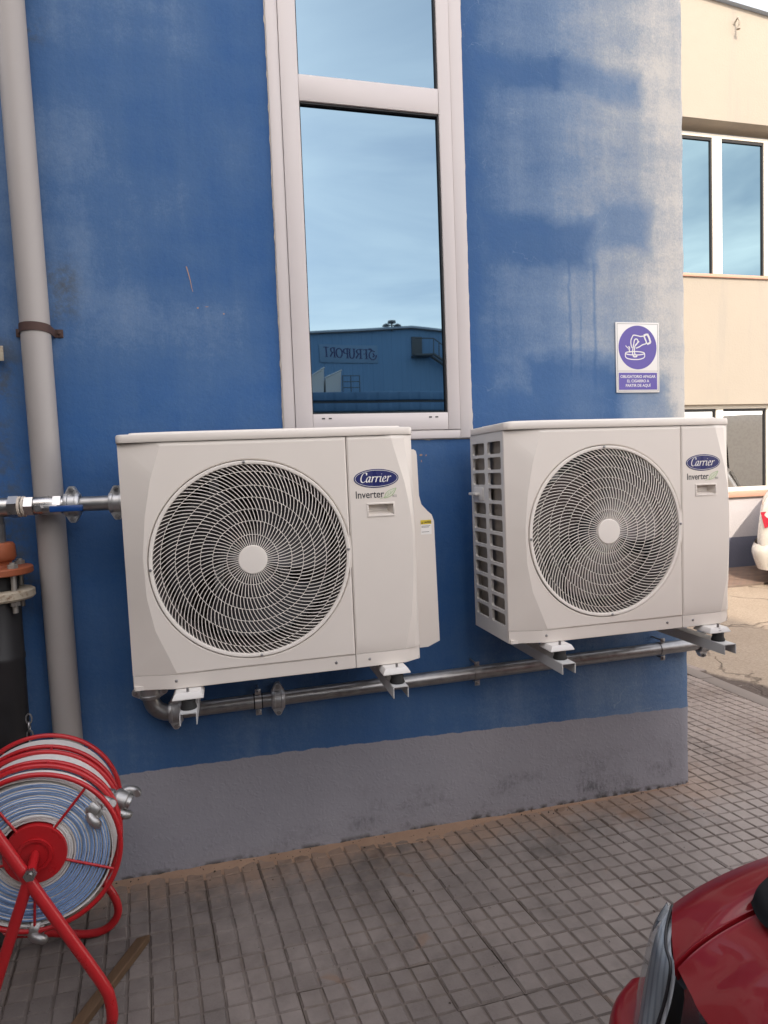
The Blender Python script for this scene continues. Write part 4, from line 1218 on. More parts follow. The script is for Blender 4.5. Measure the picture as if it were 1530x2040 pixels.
    # --- mounting feet
    for fx in (0.158, 0.790):
        for fy in (-0.012, 0.30):
            f = MB()
            base_ = [(fx - 0.043, fy - 0.034), (fx + 0.043, fy - 0.034), (fx + 0.043, fy + 0.05), (fx - 0.043, fy + 0.05)]
            def sh_(k, z): return [(fx + (x - fx)*k, fy + (y - fy)*k, z) for x, y in base_]
            f.grid([sh_(1.0, -0.0205), sh_(1.03, -0.0185), sh_(1.0, -0.0150), sh_(0.86, -0.0045), sh_(0.80, -0.002)], close_u=True)
            f.add(sh_(0.80, -0.002), [(0,1,2,3)]); f.add(sh_(1.0, -0.0205), [(0,1,2,3)])
            f.build('foot', M['white_steel'], root, smooth=30)
    return root
def mat_coil():
    t = NT('coil_fins')
    P = t.obj(); p = t.xyz(P)
    w = t.math('PINGPONG', p[2], 0.010)
    c = t.mix(t.ramp(w, 0.002, 0.005), (0.016, 0.013, 0.011), (0.055, 0.044, 0.036))
    t.p(Base_Color=c, Roughness=0.5, Metallic=0.2); return t.m
M['coil'] = mat_coil()
M['coil_side'] = simple('coil_edge', (0.24, 0.21, 0.18), 0.6, var=0.3, scale=30)
M['shroud'] = simple('shroud_plastic', (0.07, 0.058, 0.054), 0.5, var=0.1)

U1 = (-0.110, -0.482, 0.8435)
U2 = (1.107, -0.466, 0.8595)
ac1 = build_ac(25, M['blade'])
ac2 = copy_tree(ac1)
ac1.location = U1; ac1.rotation_euler = (0, R(-0.45), 0)
ac2.location = U2; ac2.rotation_euler = (0, R(-0.1), R(0.3))
ac1['label'] = 'larger-looking cream air conditioner beside the grey down pipe, under the window'
ac2['label'] = 'cream air conditioner near the building corner, pierced left side visible'
for ch in ac2.children_recursive:
    if ch.name.startswith('fan_blade'): ch.data = ch.data.copy(); ch.data.materials[0] = M['blade_lit']
for ch in ac2.children:
    if ch.name.startswith('fan'): ch.rotation_euler = (0, 0, 0)

# ---- wall brackets
def build_bracket(cx, ztop, label):
    o = thing('wall_bracket', label, 'bracket', (cx, 0, ztop), 'channel brackets under the air conditioners')
    w, fl, t, ye = 0.0245, 0.036, 0.0028, -0.555
    b = MB()
    sec = [(-w, -fl), (-w, -0.002), (-w + 0.002, 0), (w - 0.002, 0), (w, -0.002), (w, -fl), (w - t, -fl), (w - t, -t), (-w + t, -t), (-w + t, -fl)]
    rows = [[(cx + x, y, ztop + z) for x, z in sec] for y in (-0.0025, ye)]
    b.grid(rows, close_u=True)
    for r in rows: b.add(r, [[0,1,8,9], [1,2,3,4,7,8], [4,5,6,7]])
    b.build('channel', M['grey_steel'], o, smooth=None)
    p = MB(); p.bbox((cx - 0.0235, -0.0052, ztop - 0.035), (cx + 0.0235, -0.0026, ztop - 0.0035), 0.001); p.build('wall_plate', M['grey_steel'], o)
    return o
def mount(o, cx, y, ztop, gap):
    m = MB(); m.lathe([(0.0, 0.0), (0.023, 0.0), (0.024, 0.003), (0.0195, gap*0.55), (0.020, gap - 0.002), (0.020, gap), (0.0, gap)], 20, T(cx, y, ztop + 0.0004)); m.build('rubber_mount', M['rubber'], o, smooth=40)
    s = MB(); cyl(s, (cx, y, ztop + gap), (cx, y, ztop + gap + 0.034), 0.0042, 10)
    hexnut(s, (cx, y, ztop + gap + 0.012), (0, 0, 1), 0.0085, 0.007); s.lathe([(0.0, 0.0), (0.012, 0.0), (0.012, 0.0015), (0.0, 0.0015)], 16, T(cx, y, ztop + gap + 0.0095))
    s.build('bolt', M['zinc'], o)
for cx, zt, uy_, lab in ((0.048, 0.806, U1[1], 'steel channel bracket under the left end of the unit by the down pipe'),
                         (0.684, 0.8105, U1[1], 'steel channel bracket under the right end of the unit by the down pipe'),
                         (1.263, 0.822, U2[1], 'steel channel bracket under the pierced end of the corner unit'),
                         (1.897, 0.823, U2[1], 'steel channel bracket nearest the building corner')):
    o = build_bracket(cx, zt - 0.012, lab)
    mount(o, cx, uy_ - 0.030, zt - 0.012, 0.0275)

# ---- galvanised pipe run
def coupling(root, c, d, up=(0, 0, 1), r=0.0285, name='coupling'):
    """grooved pipe coupling: two half shells with bolted ears"""
    d = Vector(d).normalized(); u = Vector(up); u = (u - d*u.dot(d)).normalized(); s = d.cross(u)
    Mx = Matrix((s, u, d)).transposed().to_4x4(); Mx.translation = Vector(c)
    m = MB()
    m.lathe([(r, -0.024), (r + 0.007, -0.024), (r + 0.009, -0.020), (r + 0.009, -0.012), (r + 0.0065, -0.010), (r + 0.0065, 0.010), (r + 0.009, 0.012), (r + 0.009, 0.020), (r + 0.007, 0.024), (r, 0.024)], 32, Mx)
    o = m.build(name, M['cast'], root, smooth=30)
    for k in (-1, 1):
        e = MB()
        pol = [(-0.0225, 0.0), (-0.0225, 0.006), (-0.0195, 0.013), (-0.0105, 0.030), (-0.006, 0.0345), (0.006, 0.0345), (0.0105, 0.030), (0.0195, 0.013), (0.0225, 0.006), (0.0225, 0.0)]
        Me = Mx @ Matrix.Rotation(R(90), 4, 'Y')
        e.prism([(a_, k*(r - 0.003 + h_)) for a_, h_ in pol], -0.0125, 0.0125, Me)
        e.build('ear', M['cast'], o)
        b = MB(); cc = Mx @ Vector((0, k*(r + 0.020), 0)); sd = Mx.to_3x3() @ Vector((1, 0, 0))
        cyl(b, cc - sd*0.024, cc + sd*0.024, 0.0045, 10)
        for q in (-1, 1): hexnut(b, cc + sd*q*0.0126, sd*q, 0.0082, 0.007)
        b.build('bolt', M['zinc'], o)
    return o
def strap(root, c, d, r, dark):
    d = Vector(d).normalized()
    m = MB(); Mx = T(*c) @ axis_to(d)
    m.lathe([(r + 0.0005, -0.012), (r + 0.0028, -0.012), (r + 0.0028, 0.012), (r + 0.0005, 0.012)], 28, Mx)
    o = m.build('pipe_clip', M['zinc'] if not dark else M['chrome'], root, smooth=30)
    if dark:
        q = MB()
        for s in (-0.0142, 0.0142): q.lathe([(r + 0.0003, s - 0.0022), (r + 0.0022, s - 0.0022), (r + 0.0022, s + 0.0022), (r + 0.0003, s + 0.0022)], 28, Mx)
        q.build('clip_lining', M['rubber'], o, smooth=30)
    for k in (-1, 1):
        e = MB()
        a = k*(r + 0.012)
        e.bbox((c[0] - 0.0105, -0.075, c[2] + a - 0.010), (c[0] + 0.0105, -0.0715, c[2] + a + 0.010), 0.001)
        e.lathe([(0.0, 0.006), (0.004, 0.005), (0.006, 0.0)], 10, T(c[0], -0.0755, c[2] + a) @ axis_to((0, -1, 0)))
        cyl(e, (c[0], -0.074, c[2] + a), (c[0], 0.0, c[2] + a), 0.004, 8)
        e.build('clip_ear', M['zinc'] if not dark else M['chrome'], o)
    return o
def build_pipe():
    root = thing('galvanised_pipe', 'galvanised steel water pipe with clamped couplings running below the air conditioners', 'pipe', (0, 0, 0.6))
    zb = lambda x: 0.632 + 0.0135*x
    r = 0.0265
    p = MB()
    p.tube([(-0.05, -0.06, zb(-0.05)), (2.205, -0.06, zb(2.205))], r, 28); p.build('pipe', M['zinc'], root, smooth=40)
    e = MB(); rb = 0.068; cx, cz = -0.045, zb(-0.05) + rb
    e.tube([(cx - rb*math.sin(a), -0.062, cz - rb*math.cos(a)) for a in [PI/2*k/10 for k in range(11)]], r + 0.002, 24); e.build('elbow', M['zinc'], root, smooth=50)
    v = MB(); v.tube([(-0.113, -0.062, cz - 0.005), (-0.113, -0.09, 1.30)], r, 24); v.build('riser', M['zinc'], root, smooth=40)
    coupling(root, (-0.030, -0.06, zb(-0.03)), (1, 0, 0)); coupling(root, (0.335, -0.06, zb(0.335)), (1, 0, 0))
    coupling(root, (-0.113, -0.064, cz + 0.02), (0, 0, 1), up=(1, 0, 0)); 
    o = coupling(root, (2.190, -0.06, zb(2.19)), (1, 0, 0))
    cap = MB(); cap.lathe([(0.0, 0.012), (0.020, 0.010), (0.030, 0.0), (0.030, -0.03)], 24, T(2.222, -0.06, zb(2.22)) @ axis_to((1, 0, 0))); cap.build('end_cap', M['cast'], root, smooth=40)
    strap(root, (0.262, -0.06, zb(0.262)), (1, 0, 0), r, True)
    strap(root, (1.126, -0.06, zb(1.126)), (1, 0, 0), r, False); strap(root, (1.983, -0.06, zb(1.983)), (1, 0, 0), r, False)
    # upper branch with ball valve, crossing in front of the down pipe
    y, z = -0.14, 1.398
    q = MB(); q.tube([(-0.345, y, z), (-0.16, y, z)] , r*0.93, 24)
    q.tube([(-0.16, y, z), (-0.135, y + 0.012, z - 0.004), (-0.118, y + 0.035, z - 0.025), (-0.113, y + 0.05, z - 0.06), (-0.113, -0.09, 1.30)], r*0.93, 20)
    q.build('branch_pipe', M['zinc'], root, smooth=40)
    coupling(root, (-0.310, y, z), (1, 0, 0)); coupling(root, (-0.172, y, z), (1, 0, 0), r=0.026)
    bv = MB(); Mx = T(0, y, z) @ axis_to((1, 0, 0))
    bv.lathe([(0.024, -0.425), (0.029, -0.424), (0.031, -0.405), (0.032, -0.385), (0.030, -0.365), (0.026, -0.362), (0.026, -0.335)], 28, T(0, y, z) @ Matrix.Rotation(R(90), 4, 'Y'))
    for x0, w in ((-0.452, 0.026), (-0.366, 0.024)):
        bv.prism([(0.034*math.cos(PI/3*k + 0.5), 0.034*math.sin(PI/3*k + 0.5)) for k in range(6)], x0, x0 + w, T(0, y, z) @ Matrix.Rotation(R(90), 4, 'Y'))
    b = bv.build('ball_valve', M['chrome'], root, smooth=30)
    st = MB(); cyl(st, (-0.398, y - 0.025, z - 0.006), (-0.398, y - 0.060, z - 0.006), 0.008, 14); hexnut(st, (-0.398, y - 0.060, z - 0.006), (0, -1, 0), 0.011, 0.008)
    st.build('stem', M['chrome'], b)
    lv = MB(); lv.bbox((-0.412, y - 0.058, z - 0.017), (-0.345, y - 0.053, z + 0.004), 0.002); lo = lv.build('lever', M['chrome'], b)
    gp = MB(); gp.bbox((-0.368, y - 0.062, z - 0.021), (-0.268, y - 0.049, z - 0.001), 0.003); go = gp.build('lever_grip', M['lever'], lo)
    un = MB(); un.lathe([(0.024, -0.545), (0.031, -0.543), (0.031, -0.500), (0.026, -0.496), (0.026, -0.452)], 24, T(0, y, z) @ Matrix.Rotation(R(90), 4, 'Y'))
    un.prism([(0.036*math.cos(PI/3*k + 0.2), 0.036*math.sin(PI/3*k + 0.2)) for k in range(6)], -0.500, -0.472, T(0, y, z) @ Matrix.Rotation(R(90), 4, 'Y'))
    un.build('union_nut', M['chrome'], root, smooth=30)
    tp = MB()
    for x0 in (-0.468, -0.456): tp.lathe([(0.030, x0 - 0.005), (0.0335, x0 - 0.004), (0.034, x0 + 0.002), (0.030, x0 + 0.004)], 20, T(0, y, z) @ Matrix.Rotation(R(90), 4, 'Y'))
    tp.build('thread_tape', M['brass'], root, smooth=50)
    te = MB(); te.lathe([(0.0, -0.62), (0.038, -0.618), (0.038, -0.545), (0.028, -0.54)], 24, T(0, y, z) @ Matrix.Rotation(R(90), 4, 'Y'))
    te.lathe([(0.033, -0.058), (0.036, -0.054), (0.036, 0.0)], 24, T(-0.556, y, z)); te.build('tee', M['zinc'], root, smooth=40)
    coupling(root, (-0.556, y, z - 0.004), (1, 0, 0), r=0.032, name='tee_clamp')
build_pipe()

# ---- flanged standpipe at the left edge
def build_standpipe():
    X, Y = -0.558, -0.14
    root = thing('standpipe', 'black standpipe with orange and rusty bolted flanges beside the down pipe', 'standpipe', (X, Y, 0))
    a = MB(); a.lathe([(0.040, 1.345), (0.040, 1.27)], 28, T(X, Y, 0)); a.build('stub', M['zinc'], root, smooth=40)
    o = MB(); o.lathe([(0.030, 1.285), (0.058, 1.284), (0.064, 1.276), (0.066, 1.236), (0.060, 1.226), (0.052, 1.222), (0.050, 1.212), (0.054, 1.204), (0.110, 1.2035), (0.1125, 1.200), (0.1125, 1.184), (0.110, 1.181), (0.03, 1.181)], 48, T(X, Y, 0))
    o.build('orange_flange', M['orange'], root, smooth=35)
    f = MB(); f.lathe([(0.03, 1.131), (0.106, 1.131), (0.1135, 1.126), (0.1145, 1.106), (0.108, 1.099), (0.07, 1.097), (0.03, 1.097)], 48, T(X, Y, 0)); f.build('rusty_flange', M['rustwhite'], root, smooth=35)
    g = MB(); g.lathe([(0.066, 1.181), (0.066, 1.131)], 32, T(X, Y, 0)); g.build('seal', M['rubber'], root, smooth=40)
    p = MB(); p.lathe([(0.0, 1.098), (0.067, 1.097), (0.070, 1.07), (0.070, 0.92), (0.0725, 0.915), (0.0725, 0.90), (0.070, 0.895), (0.068, -0.02)], 36, T(X, Y, 0)); p.build('pipe', M['blackpipe'], root, smooth=40)
    for k in range(4):
        a_ = R(-38 + 90*k); bx, by = X + 0.090*math.cos(a_), Y + 0.090*math.sin(a_)
        b = MB(); cyl(b, (bx, by, 1.060), (bx, by, 1.222), 0.0085, 12)
        hexnut(b, (bx, by, 1.204), (0, 0, 1), 0.016, 0.012); hexnut(b, (bx, by, 1.083), (0, 0, 1), 0.016, 0.014)
        b.build('bolt', M['rustbolt'], root)
    c = MB()
    for k in range(5):
        a0 = T(X + 0.076, Y - 0.02, 0.70 - 0.027*k) @ Matrix.Rotation(R(90 if k % 2 else 0), 4, 'Z') @ Matrix.Rotation(R(90), 4, 'X')
        c.tube([(0.009*math.cos(2*PI*q/14), 0.016*math.sin(2*PI*q/14), 0) for q in range(14)], 0.0028, 6, closed=True, M=a0)
    c.build('chain', M['zinc'], root, smooth=60)
M['rustbolt'] = simple('dull_bolt', (0.36, 0.33, 0.29), 0.5, 0.6, var=0.3, dirt=0.6, dirtcol=(0.14, 0.07, 0.03))
build_standpipe()

# ---- down pipe with rusty strap
def build_downpipe():
    root = thing('down_pipe', 'grey plastic rain down pipe held by a rusty strap', 'pipe', (-0.39, -0.055, 0))
    f = lambda z: Vector((-0.386 - 0.0112*z, -0.056, z))
    p = MB(); p.tube([f(-0.02), f(1.2), f(2.4), f(3.075)], 0.0462, 36); p.tube([f(3.07), f(3.09), f(4.2), f(6.9)], [0.050, 0.0515, 0.0515, 0.0515], 36)
    p.build('pipe', M['pvc'], root, smooth=40)
    c = f(1.985)
    s = MB(); n = 20
    def arc(r, z): return [(c.x + r*math.cos(PI + PI*k/n), c.y + r*math.sin(PI + PI*k/n) , z + 0.004*math.sin(PI*k/n)) for k in range(n + 1)]
    z0, z1 = 1.972, 2.000
    rows = [arc(0.0468, z0), arc(0.0495, z0), arc(0.0495, z1), arc(0.0468, z1)]
    s.grid(rows)
    for k in (-1, 1):
        s.bbox((c.x + k*0.048 - (0.003 if k > 0 else 0.001), c.y, z0), (c.x + k*0.048 + (0.001 if k > 0 else 0.003), -0.004, z1), 0.0008)
        s.bbox((c.x + (0.048 if k > 0 else -0.074), -0.006, z0), (c.x + (0.074 if k > 0 else -0.048), -0.002, z1), 0.001)
    so = s.build('strap', M['rust'], root, smooth=40)
    for k in (-1, 1):
        b = MB(); b.lathe([(0.0, 0.006), (0.004, 0.005), (0.006, 0.0)], 12, T(c.x + k*0.062, -0.006, 1.986) @ axis_to((0, -1, 0))); b.build('screw', M['rust'], so)
    br = thing('slotted_bracket', 'short white slotted bracket stub left of the down pipe strap', 'bracket', (-0.56, 0, 1.91))
    m = MB(); m.bbox((-0.62, -0.030, 1.888), (-0.518, -0.027, 1.938), 0.001); m.bbox((-0.62, -0.027, 1.888), (-0.617, -0.0005, 1.938), 0.001)
    bo = m.build('plate', M['rustwhite'], br)
    sl = MB(); sl.tube([(-0.540, -0.0301, 1.906), (-0.540, -0.0301, 1.920)], 0.006, 10, M=Matrix.Identity(4)); sl.build('slot', M['black'], bo)
build_downpipe()

# ---- sign
def build_sign():
    X0, Z0 = 1.8228, 1.7689
    root = thing('wall_sign', 'white and violet sign ordering smokers to put out cigarettes, near the corner', 'sign', (X0, -0.004, Z0))
    p = MB(); p.bbox((X0, -0.0065, Z0), (X0 + 0.21, -0.0025, Z0 + 0.297), 0.0008); pl = p.build('plate', M['white'], root)
    y = -0.0067
    b = MB(); m0, tk = 0.0058, 0.0014
    for a, c in (((m0, m0), (0.21 - m0, m0 + tk)), ((m0, 0.297 - m0 - tk), (0.21 - m0, 0.297 - m0)), ((m0, m0 + tk), (m0 + tk, 0.297 - m0 - tk)), ((0.21 - m0 - tk, m0 + tk), (0.21 - m0, 0.297 - m0 - tk)), ((m0 + tk, 0.0905), (0.21 - m0 - tk, 0.0919))):
        b.box((X0 + a[0], y - 0.0003, Z0 + a[1]), (X0 + c[0], y + 0.0003, Z0 + c[1]))
    b.build('border', M['greyink'], pl, smooth=None)
    d = MB(); cx, cz = X0 + 0.1046, Z0 + 0.191
    d.prism([(cx + 0.0925*math.cos(2*PI*k/72), cz + 0.0925*math.sin(2*PI*k/72)) for k in range(72)], 0.0062, 0.0072, Matrix.Rotation(R(90), 4, 'X'))
    d.box((X0 + 0.0113, -0.0072, Z0 + 0.0118), (X0 + 0.1978, -0.0062, Z0 + 0.0840)); d.build('violet_field', M['signblue'], pl, smooth=None)
    S = lambda px, py: (X0 + (px - 285)*0.0002258, Z0 + 0.297 - (py - 232)*0.0001919)
    ic = MB(); k = [0]
    def st(pts, w=22):
        nib(ic, [S(*q) for q in pts], 0.0, w*0.0002, 0.0, -0.0076 - 0.00003*k[0], per=6); k[0] += 1
    st([(685,1000),(600,985),(520,960),(480,915),(520,880),(620,865),(700,868),(820,872),(890,905),(860,935),(780,955),(690,950)]) if False else None
    st([(480 + 205*(1 - math.cos(a)), 912 - 38*math.sin(a)) for a in [2*PI*q/18 for q in range(19)]])
    st([(480, 915), (482, 990), (520, 1025), (600, 1045), (690, 1050), (780, 1045), (860, 1020), (893, 985), (893, 915)])
    st([(650, 945), (655, 985), (720, 985), (722, 950)], 26)
    st([(645, 950), (632, 900), (640, 830), (660, 720), (680, 620), (720, 598), (752, 630), (740, 690), (700, 740)], 24)
    st([(690, 940), (672, 880), (680, 800), (700, 730), (780, 650)], 24)
    st([(612, 760), (600, 690), (605, 620), (630, 560), (660, 515), (740, 525), (810, 540), (880, 530)], 24)
    st([(710, 800), (780, 770), (850, 725), (920, 700), (930, 660), (905, 600), (880, 535)], 24)
    st([(880, 520), (950, 490)], 44); st([(955, 480), (1000, 580), (1025, 675)], 44); st([(1025, 675), (950, 710)], 40); st([(890, 540), (920, 620), (945, 700)], 30)
    st([(485, 745), (510, 775), (540, 800), (545, 830)], 18); st([(550, 760), (572, 800), (565, 850), (580, 900)], 22)
    st([(610, 760), (625, 800)], 20)
    ic.build('pictogram', M['white'], pl, smooth=None)
    t = MB()
    for s, py, wd in (('OBLIGATORIO APAGAR', 1455, 0.171), ('EL CIGARRO A', 1553, 0.107), ('PARTIR DE AQUÍ', 1653, 0.121)):
        z = Z0 + 0.297 - (py - 232)*0.0001919
        n0 = len(t.v)
        text_mb(t, s, 0.0165, offset=0.00022, M4=T(X0 + 0.1046, -0.0075, z), align='CENTER')
        xs = [v.x for v in t.v[n0:]]; c0 = (min(xs) + max(xs))/2; k2 = wd/(max(xs) - min(xs))
        for v in t.v[n0:]: v.x = X0 + 0.1046 + (v.x - c0)*k2
    t.build('lettering', M['white'], pl, smooth=None)
build_sign()

# ================================================================== things on the ground
# ---- red hose reel with three flat hoses
RC = lambda y: Vector((-0.355 + (y + 0.62)*(-0.155), y, 0.487))
def ring_pts(y, r, n=72, a0=0.0, a1=2*PI, closed=True):
    c = RC(y)
    return [(c.x + r*math.cos(a0 + (a1 - a0)*k/n), y, c.z + r*math.sin(a0 + (a1 - a0)*k/n)) for k in range(n if closed else n + 1)]
def build_reel():
    root = thing('hose_reel', 'red tubular hose reel stand on the pavement below the down pipe', 'hose reel', (-0.38, -0.5, 0))
    RR = 0.213
    ys = [-0.62, -0.562, -0.535, -0.465, -0.425, -0.335]
    for k, y in enumerate(ys):
        t = MB(); t.tube(ring_pts(y, RR), 0.0068, 10, closed=True); ro = t.build('ring', M['red'], root, smooth=60)
        s = MB()
        for q in range(5):
            a = R(50 - 72*q); c = RC(y)
            s.tube([(c.x + 0.062*math.cos(a), y, c.z + 0.062*math.sin(a)), (c.x + RR*math.cos(a), y, c.z + RR*math.sin(a))], 0.0036, 8)
        s.build('spoke', M['red'], ro, smooth=60)
    for pa, pb in ((-0.562, -0.535), (-0.465, -0.425)):
        for q in range(6):
            a = R(20 + 60*q); t = MB(); ca, cb = RC(pa), RC(pb)
            t.tube([(ca.x + RR*math.cos(a), pa, ca.z + RR*math.sin(a)), (cb.x + RR*math.cos(a), pb, cb.z + RR*math.sin(a))], 0.004, 8); t.build('tie', M['red'], root, smooth=60)
    for y0, y1 in ((-0.626, -0.555), (-0.54, -0.46), (-0.43, -0.33)):
        d = MB(); c = RC((y0 + y1)/2); L = y1 - y0
        d.lathe([(0.0, 0.0), (0.036, 0.0), (0.036, 0.006), (0.044, 0.007), (0.044, 0.001), (0.078, 0.001), (0.079, -0.002), (0.0785, -L)], 48, T(RC(y0).x, y0, c.z) @ axis_to((0, -1, 0)))
        d.build('drum', M['red'], root, smooth=30)
    ax = MB(); ax.tube([RC(-0.715), RC(-0.30)], 0.0115, 14); ax.build('axle', M['red'], root, smooth=40)
    nt_ = MB(); c = RC(-0.715); hexnut(nt_, c, (0, -1, 0), 0.0155, 0.012); nt_.lathe([(0.0, 0.016), (0.008, 0.016), (0.0085, 0.0)], 14, T(*c) @ axis_to((0, -1, 0)))
    nt_.build('axle_nut', M['chrome'], root)
    f = MB(); yf = -0.70
    f.tube(catmull([(-0.62, yf, 1.00), (-0.52, yf, 0.80), (-0.409, yf, 0.576), (-0.29, yf, 0.341), (-0.196, yf, 0.155), (-0.178, yf, 0.10), (-0.175, yf, 0.052), (-0.185, yf + 0.012, 0.019)], 6), 0.0148, 14)
    f.build('front_frame', M['red'], root, smooth=60)
    g = MB(); g.tube([(-0.352, yf, 0.458), (-0.430, yf, 0.24), (-0.508, yf, 0.016)], 0.0145, 14); g.build('front_leg', M['red'], root, smooth=60)
    h = MB(); yr = -0.285
    h.tube(catmull([(-0.66, yr, 0.075), (-0.54, yr, 0.062), (-0.43, yr, 0.044), (-0.325, yr, 0.017), (-0.262, yr, 0.022), (-0.226, yr, 0.062), (-0.230, yr, 0.118), (-0.268, yr, 0.195), (-0.33, yr, 0.32), (-0.405, yr, 0.487)], 6), 0.0125, 14)
    h.build('rear_frame', M['red'], root, smooth=60)
    for pts in ([(-0.50, yf, 0.03), (-0.62, yr, 0.07)],):
        k = MB(); k.tube(pts, 0.012, 12); k.build('cross_tube', M['red'], root, smooth=60)
    w = MB(); w.lathe([(0.0, -0.018), (0.035, -0.018), (0.055, -0.016), (0.060, -0.008), (0.060, 0.008), (0.055, 0.016), (0.035, 0.018), (0.0, 0.018)], 32, T(-0.60, -0.33, 0.060) @ axis_to((0, 1, 0))); w.build('wheel', M['tyre'], root, smooth=35)
build_reel()

def build_hose(y0, y1, label, detail, rmax, seed):
    """flat woven hose wound on the drum: a spiral band with pale edges"""
    root = thing('fire_hose', label, 'hose', (RC(y0).x, (y0 + y1)/2, 0.487), 'flat fire hoses wound on the red reel')
    r0, pitch = 0.082, 0.0066
    turns = (rmax - r0)/pitch
    n = int(turns*(56 if detail else 36))
    cx, cz = RC((y0 + y1)/2).x, 0.487
    rnd = random.Random(seed)
    ph = [rnd.uniform(0, 6.28) for _ in range(4)]
    rows = []
    for i in range(n + 1):
        a = 2*PI*turns*i/n; r = r0 + pitch*a/(2*PI)
        wob = 0.0011*math.sin(3*a + ph[0]) + 0.0008*math.sin(1.37*a + ph[1]); dy = 0.0018*math.sin(0.71*a + ph[2]) + 0.0012*math.sin(2.3*a + ph[3])
        c, s = math.cos(-a + 0.9), math.sin(-a + 0.9)
        th = 0.0057
        sec = [(r + wob - th/2, y0 + 0.0012 + dy), (r + wob - th*0.36, y0 - 0.0004 + dy), (r + wob + th*0.30, y0 - 0.0004 + dy), (r + wob + th/2, y0 + 0.0012 + dy), (r + wob + th/2, y1), (r + wob - th/2, y1)]
        rows.append([(cx + q*c, y, cz + q*s) for q, y in sec])
    m = MB()
    cut = int(n*3.2/turns)
    def strip(rs, j, mat):
        m.cur = mat; m.grid([[p[j], p[(j+1) % 6]] for p in rs])
    for j in range(6):
        if j in (1,): strip(rows[:cut+1], j, 0); strip(rows[cut:], j, 1)
        elif j in (0, 2): strip(rows[:cut+1], j, 0); strip(rows[cut:], j, 1 if j == 0 else 0)
        else: strip(rows, j, 0)
    m.build('hose_coil', [M['hosewhite'], M['hoseblue']], root, smooth=45)
    # loose outer turn
    t = MB(); rows = []
    for i in range(61):
        a = R(150) - R(285)*i/60
        u = i/60
        r = rmax + 0.004 + 0.004*math.sin(PI*u*2.2)**2 + (0.012*max(0, (0.22 - u)/0.22)) - (0.0 if u < 0.8 else -0.006*(u - 0.8)/0.2)
        r = min(r, 0.204)
        c, s = math.cos(a), math.sin(a)
        rows.append([(cx + q*c, y, cz + q*s) for q, y in ((r, y0 - 0.002), (r + 0.0035, y0 - 0.003), (r + 0.0045, y1), (r, y1))])
    t.grid(rows, close_u=True); t.cur = 0
    t.build('loose_turn', M['hosewhite'], root, smooth=45)
    return root
h1 = build_hose(-0.617, -0.567, 'blue and white flat hose, frontmost on the red reel', True, 0.190, 1)
h2 = build_hose(-0.530, -0.470, 'pale flat hose in the middle bay of the red reel', False, 0.196, 2)
h3 = build_hose(-0.420, -0.342, 'pale flat hose in the rear bay of the red reel, nearest the wall', False, 0.190, 3)
def hose_coupling(root, a, b, seed):
    """aluminium claw coupling at a hose end"""
    a, b = Vector(a), Vector(b); d = (b - a).normalized(); L = (b - a).length
    Mx = T(*a) @ axis_to(d)
    m = MB()
    m.lathe([(0.0, 0.0), (0.019, 0.0), (0.0205, 0.004), (0.0205, L*0.42), (0.0215, L*0.44), (0.0215, L*0.50), (0.019, L*0.52), (0.0275, L*0.60), (0.0285, L*0.64), (0.0285, L*0.84), (0.0265, L*0.88), (0.021, L*0.90), (0.021, L), (0.0, L)], 32, Mx)
    o = m.build('coupling', M['alu'], root, smooth=35)
    for k in range(2):
        c = MB(); Mk = Mx @ Matrix.Rotation(PI*k + seed, 4, 'Z')
        pts = catmull([(0.022, 0, L*0.72), (0.031, 0.0, L*0.82), (0.033, 0.001, L*0.97), (0.030, 0.008, L*1.06), (0.026, 0.014, L*1.06)], 5)
        c.tube(pts, [0.0105 + 0.002*math.sin(PI*i/(len(pts)-1)) for i in range(len(pts))], 12, M=Mk); c.build('claw', M['alu'], o, smooth=50)
hose_coupling(h1, (-0.262, -0.592, 0.628), (-0.186, -0.598, 0.560), 0.5)
hose_coupling(h2, (-0.228, -0.50, 0.580), (-0.128, -0.512, 0.535), 1.0)
hose_coupling(h1, (-0.43, -0.60, 0.285), (-0.35, -0.60, 0.268), 0.3)

# ---- offcut of wood
def build_stick():
    a, b = Vector((-0.142, -0.36, 0.013)), Vector((-0.292, -0.70, 0.013))
    d = (b - a); L = d.length
    m = MB(); rows = []
    for i in range(10):
        u = i/9; w = 0.017 + 0.002*nz(u, 1, 0, 3); h = 0.011
        rows.append([(x + 0.0015*nz(u, x*60, 1, 4), -u*L + (0.012*x/0.017 if i in (0, 9) else 0), z) for x, z in ((-w, -h), (w, -h), (w, h*0.8), (w*0.8, h), (-w*0.8, h), (-w, h*0.8))])
    Mx = T(*a) @ Matrix.Rotation(math.atan2(d.x, -d.y), 4, 'Z')
    m.grid(rows, close_u=True, M=Mx); m.add(rows[0], [list(range(6))], Mx); m.add(rows[-1], [list(range(6))], Mx)
    tag(m.build('wooden_offcut', M['wood'], smooth=30), 'brown wooden batten offcut lying on the slabs below the reel', 'wood')
build_stick()

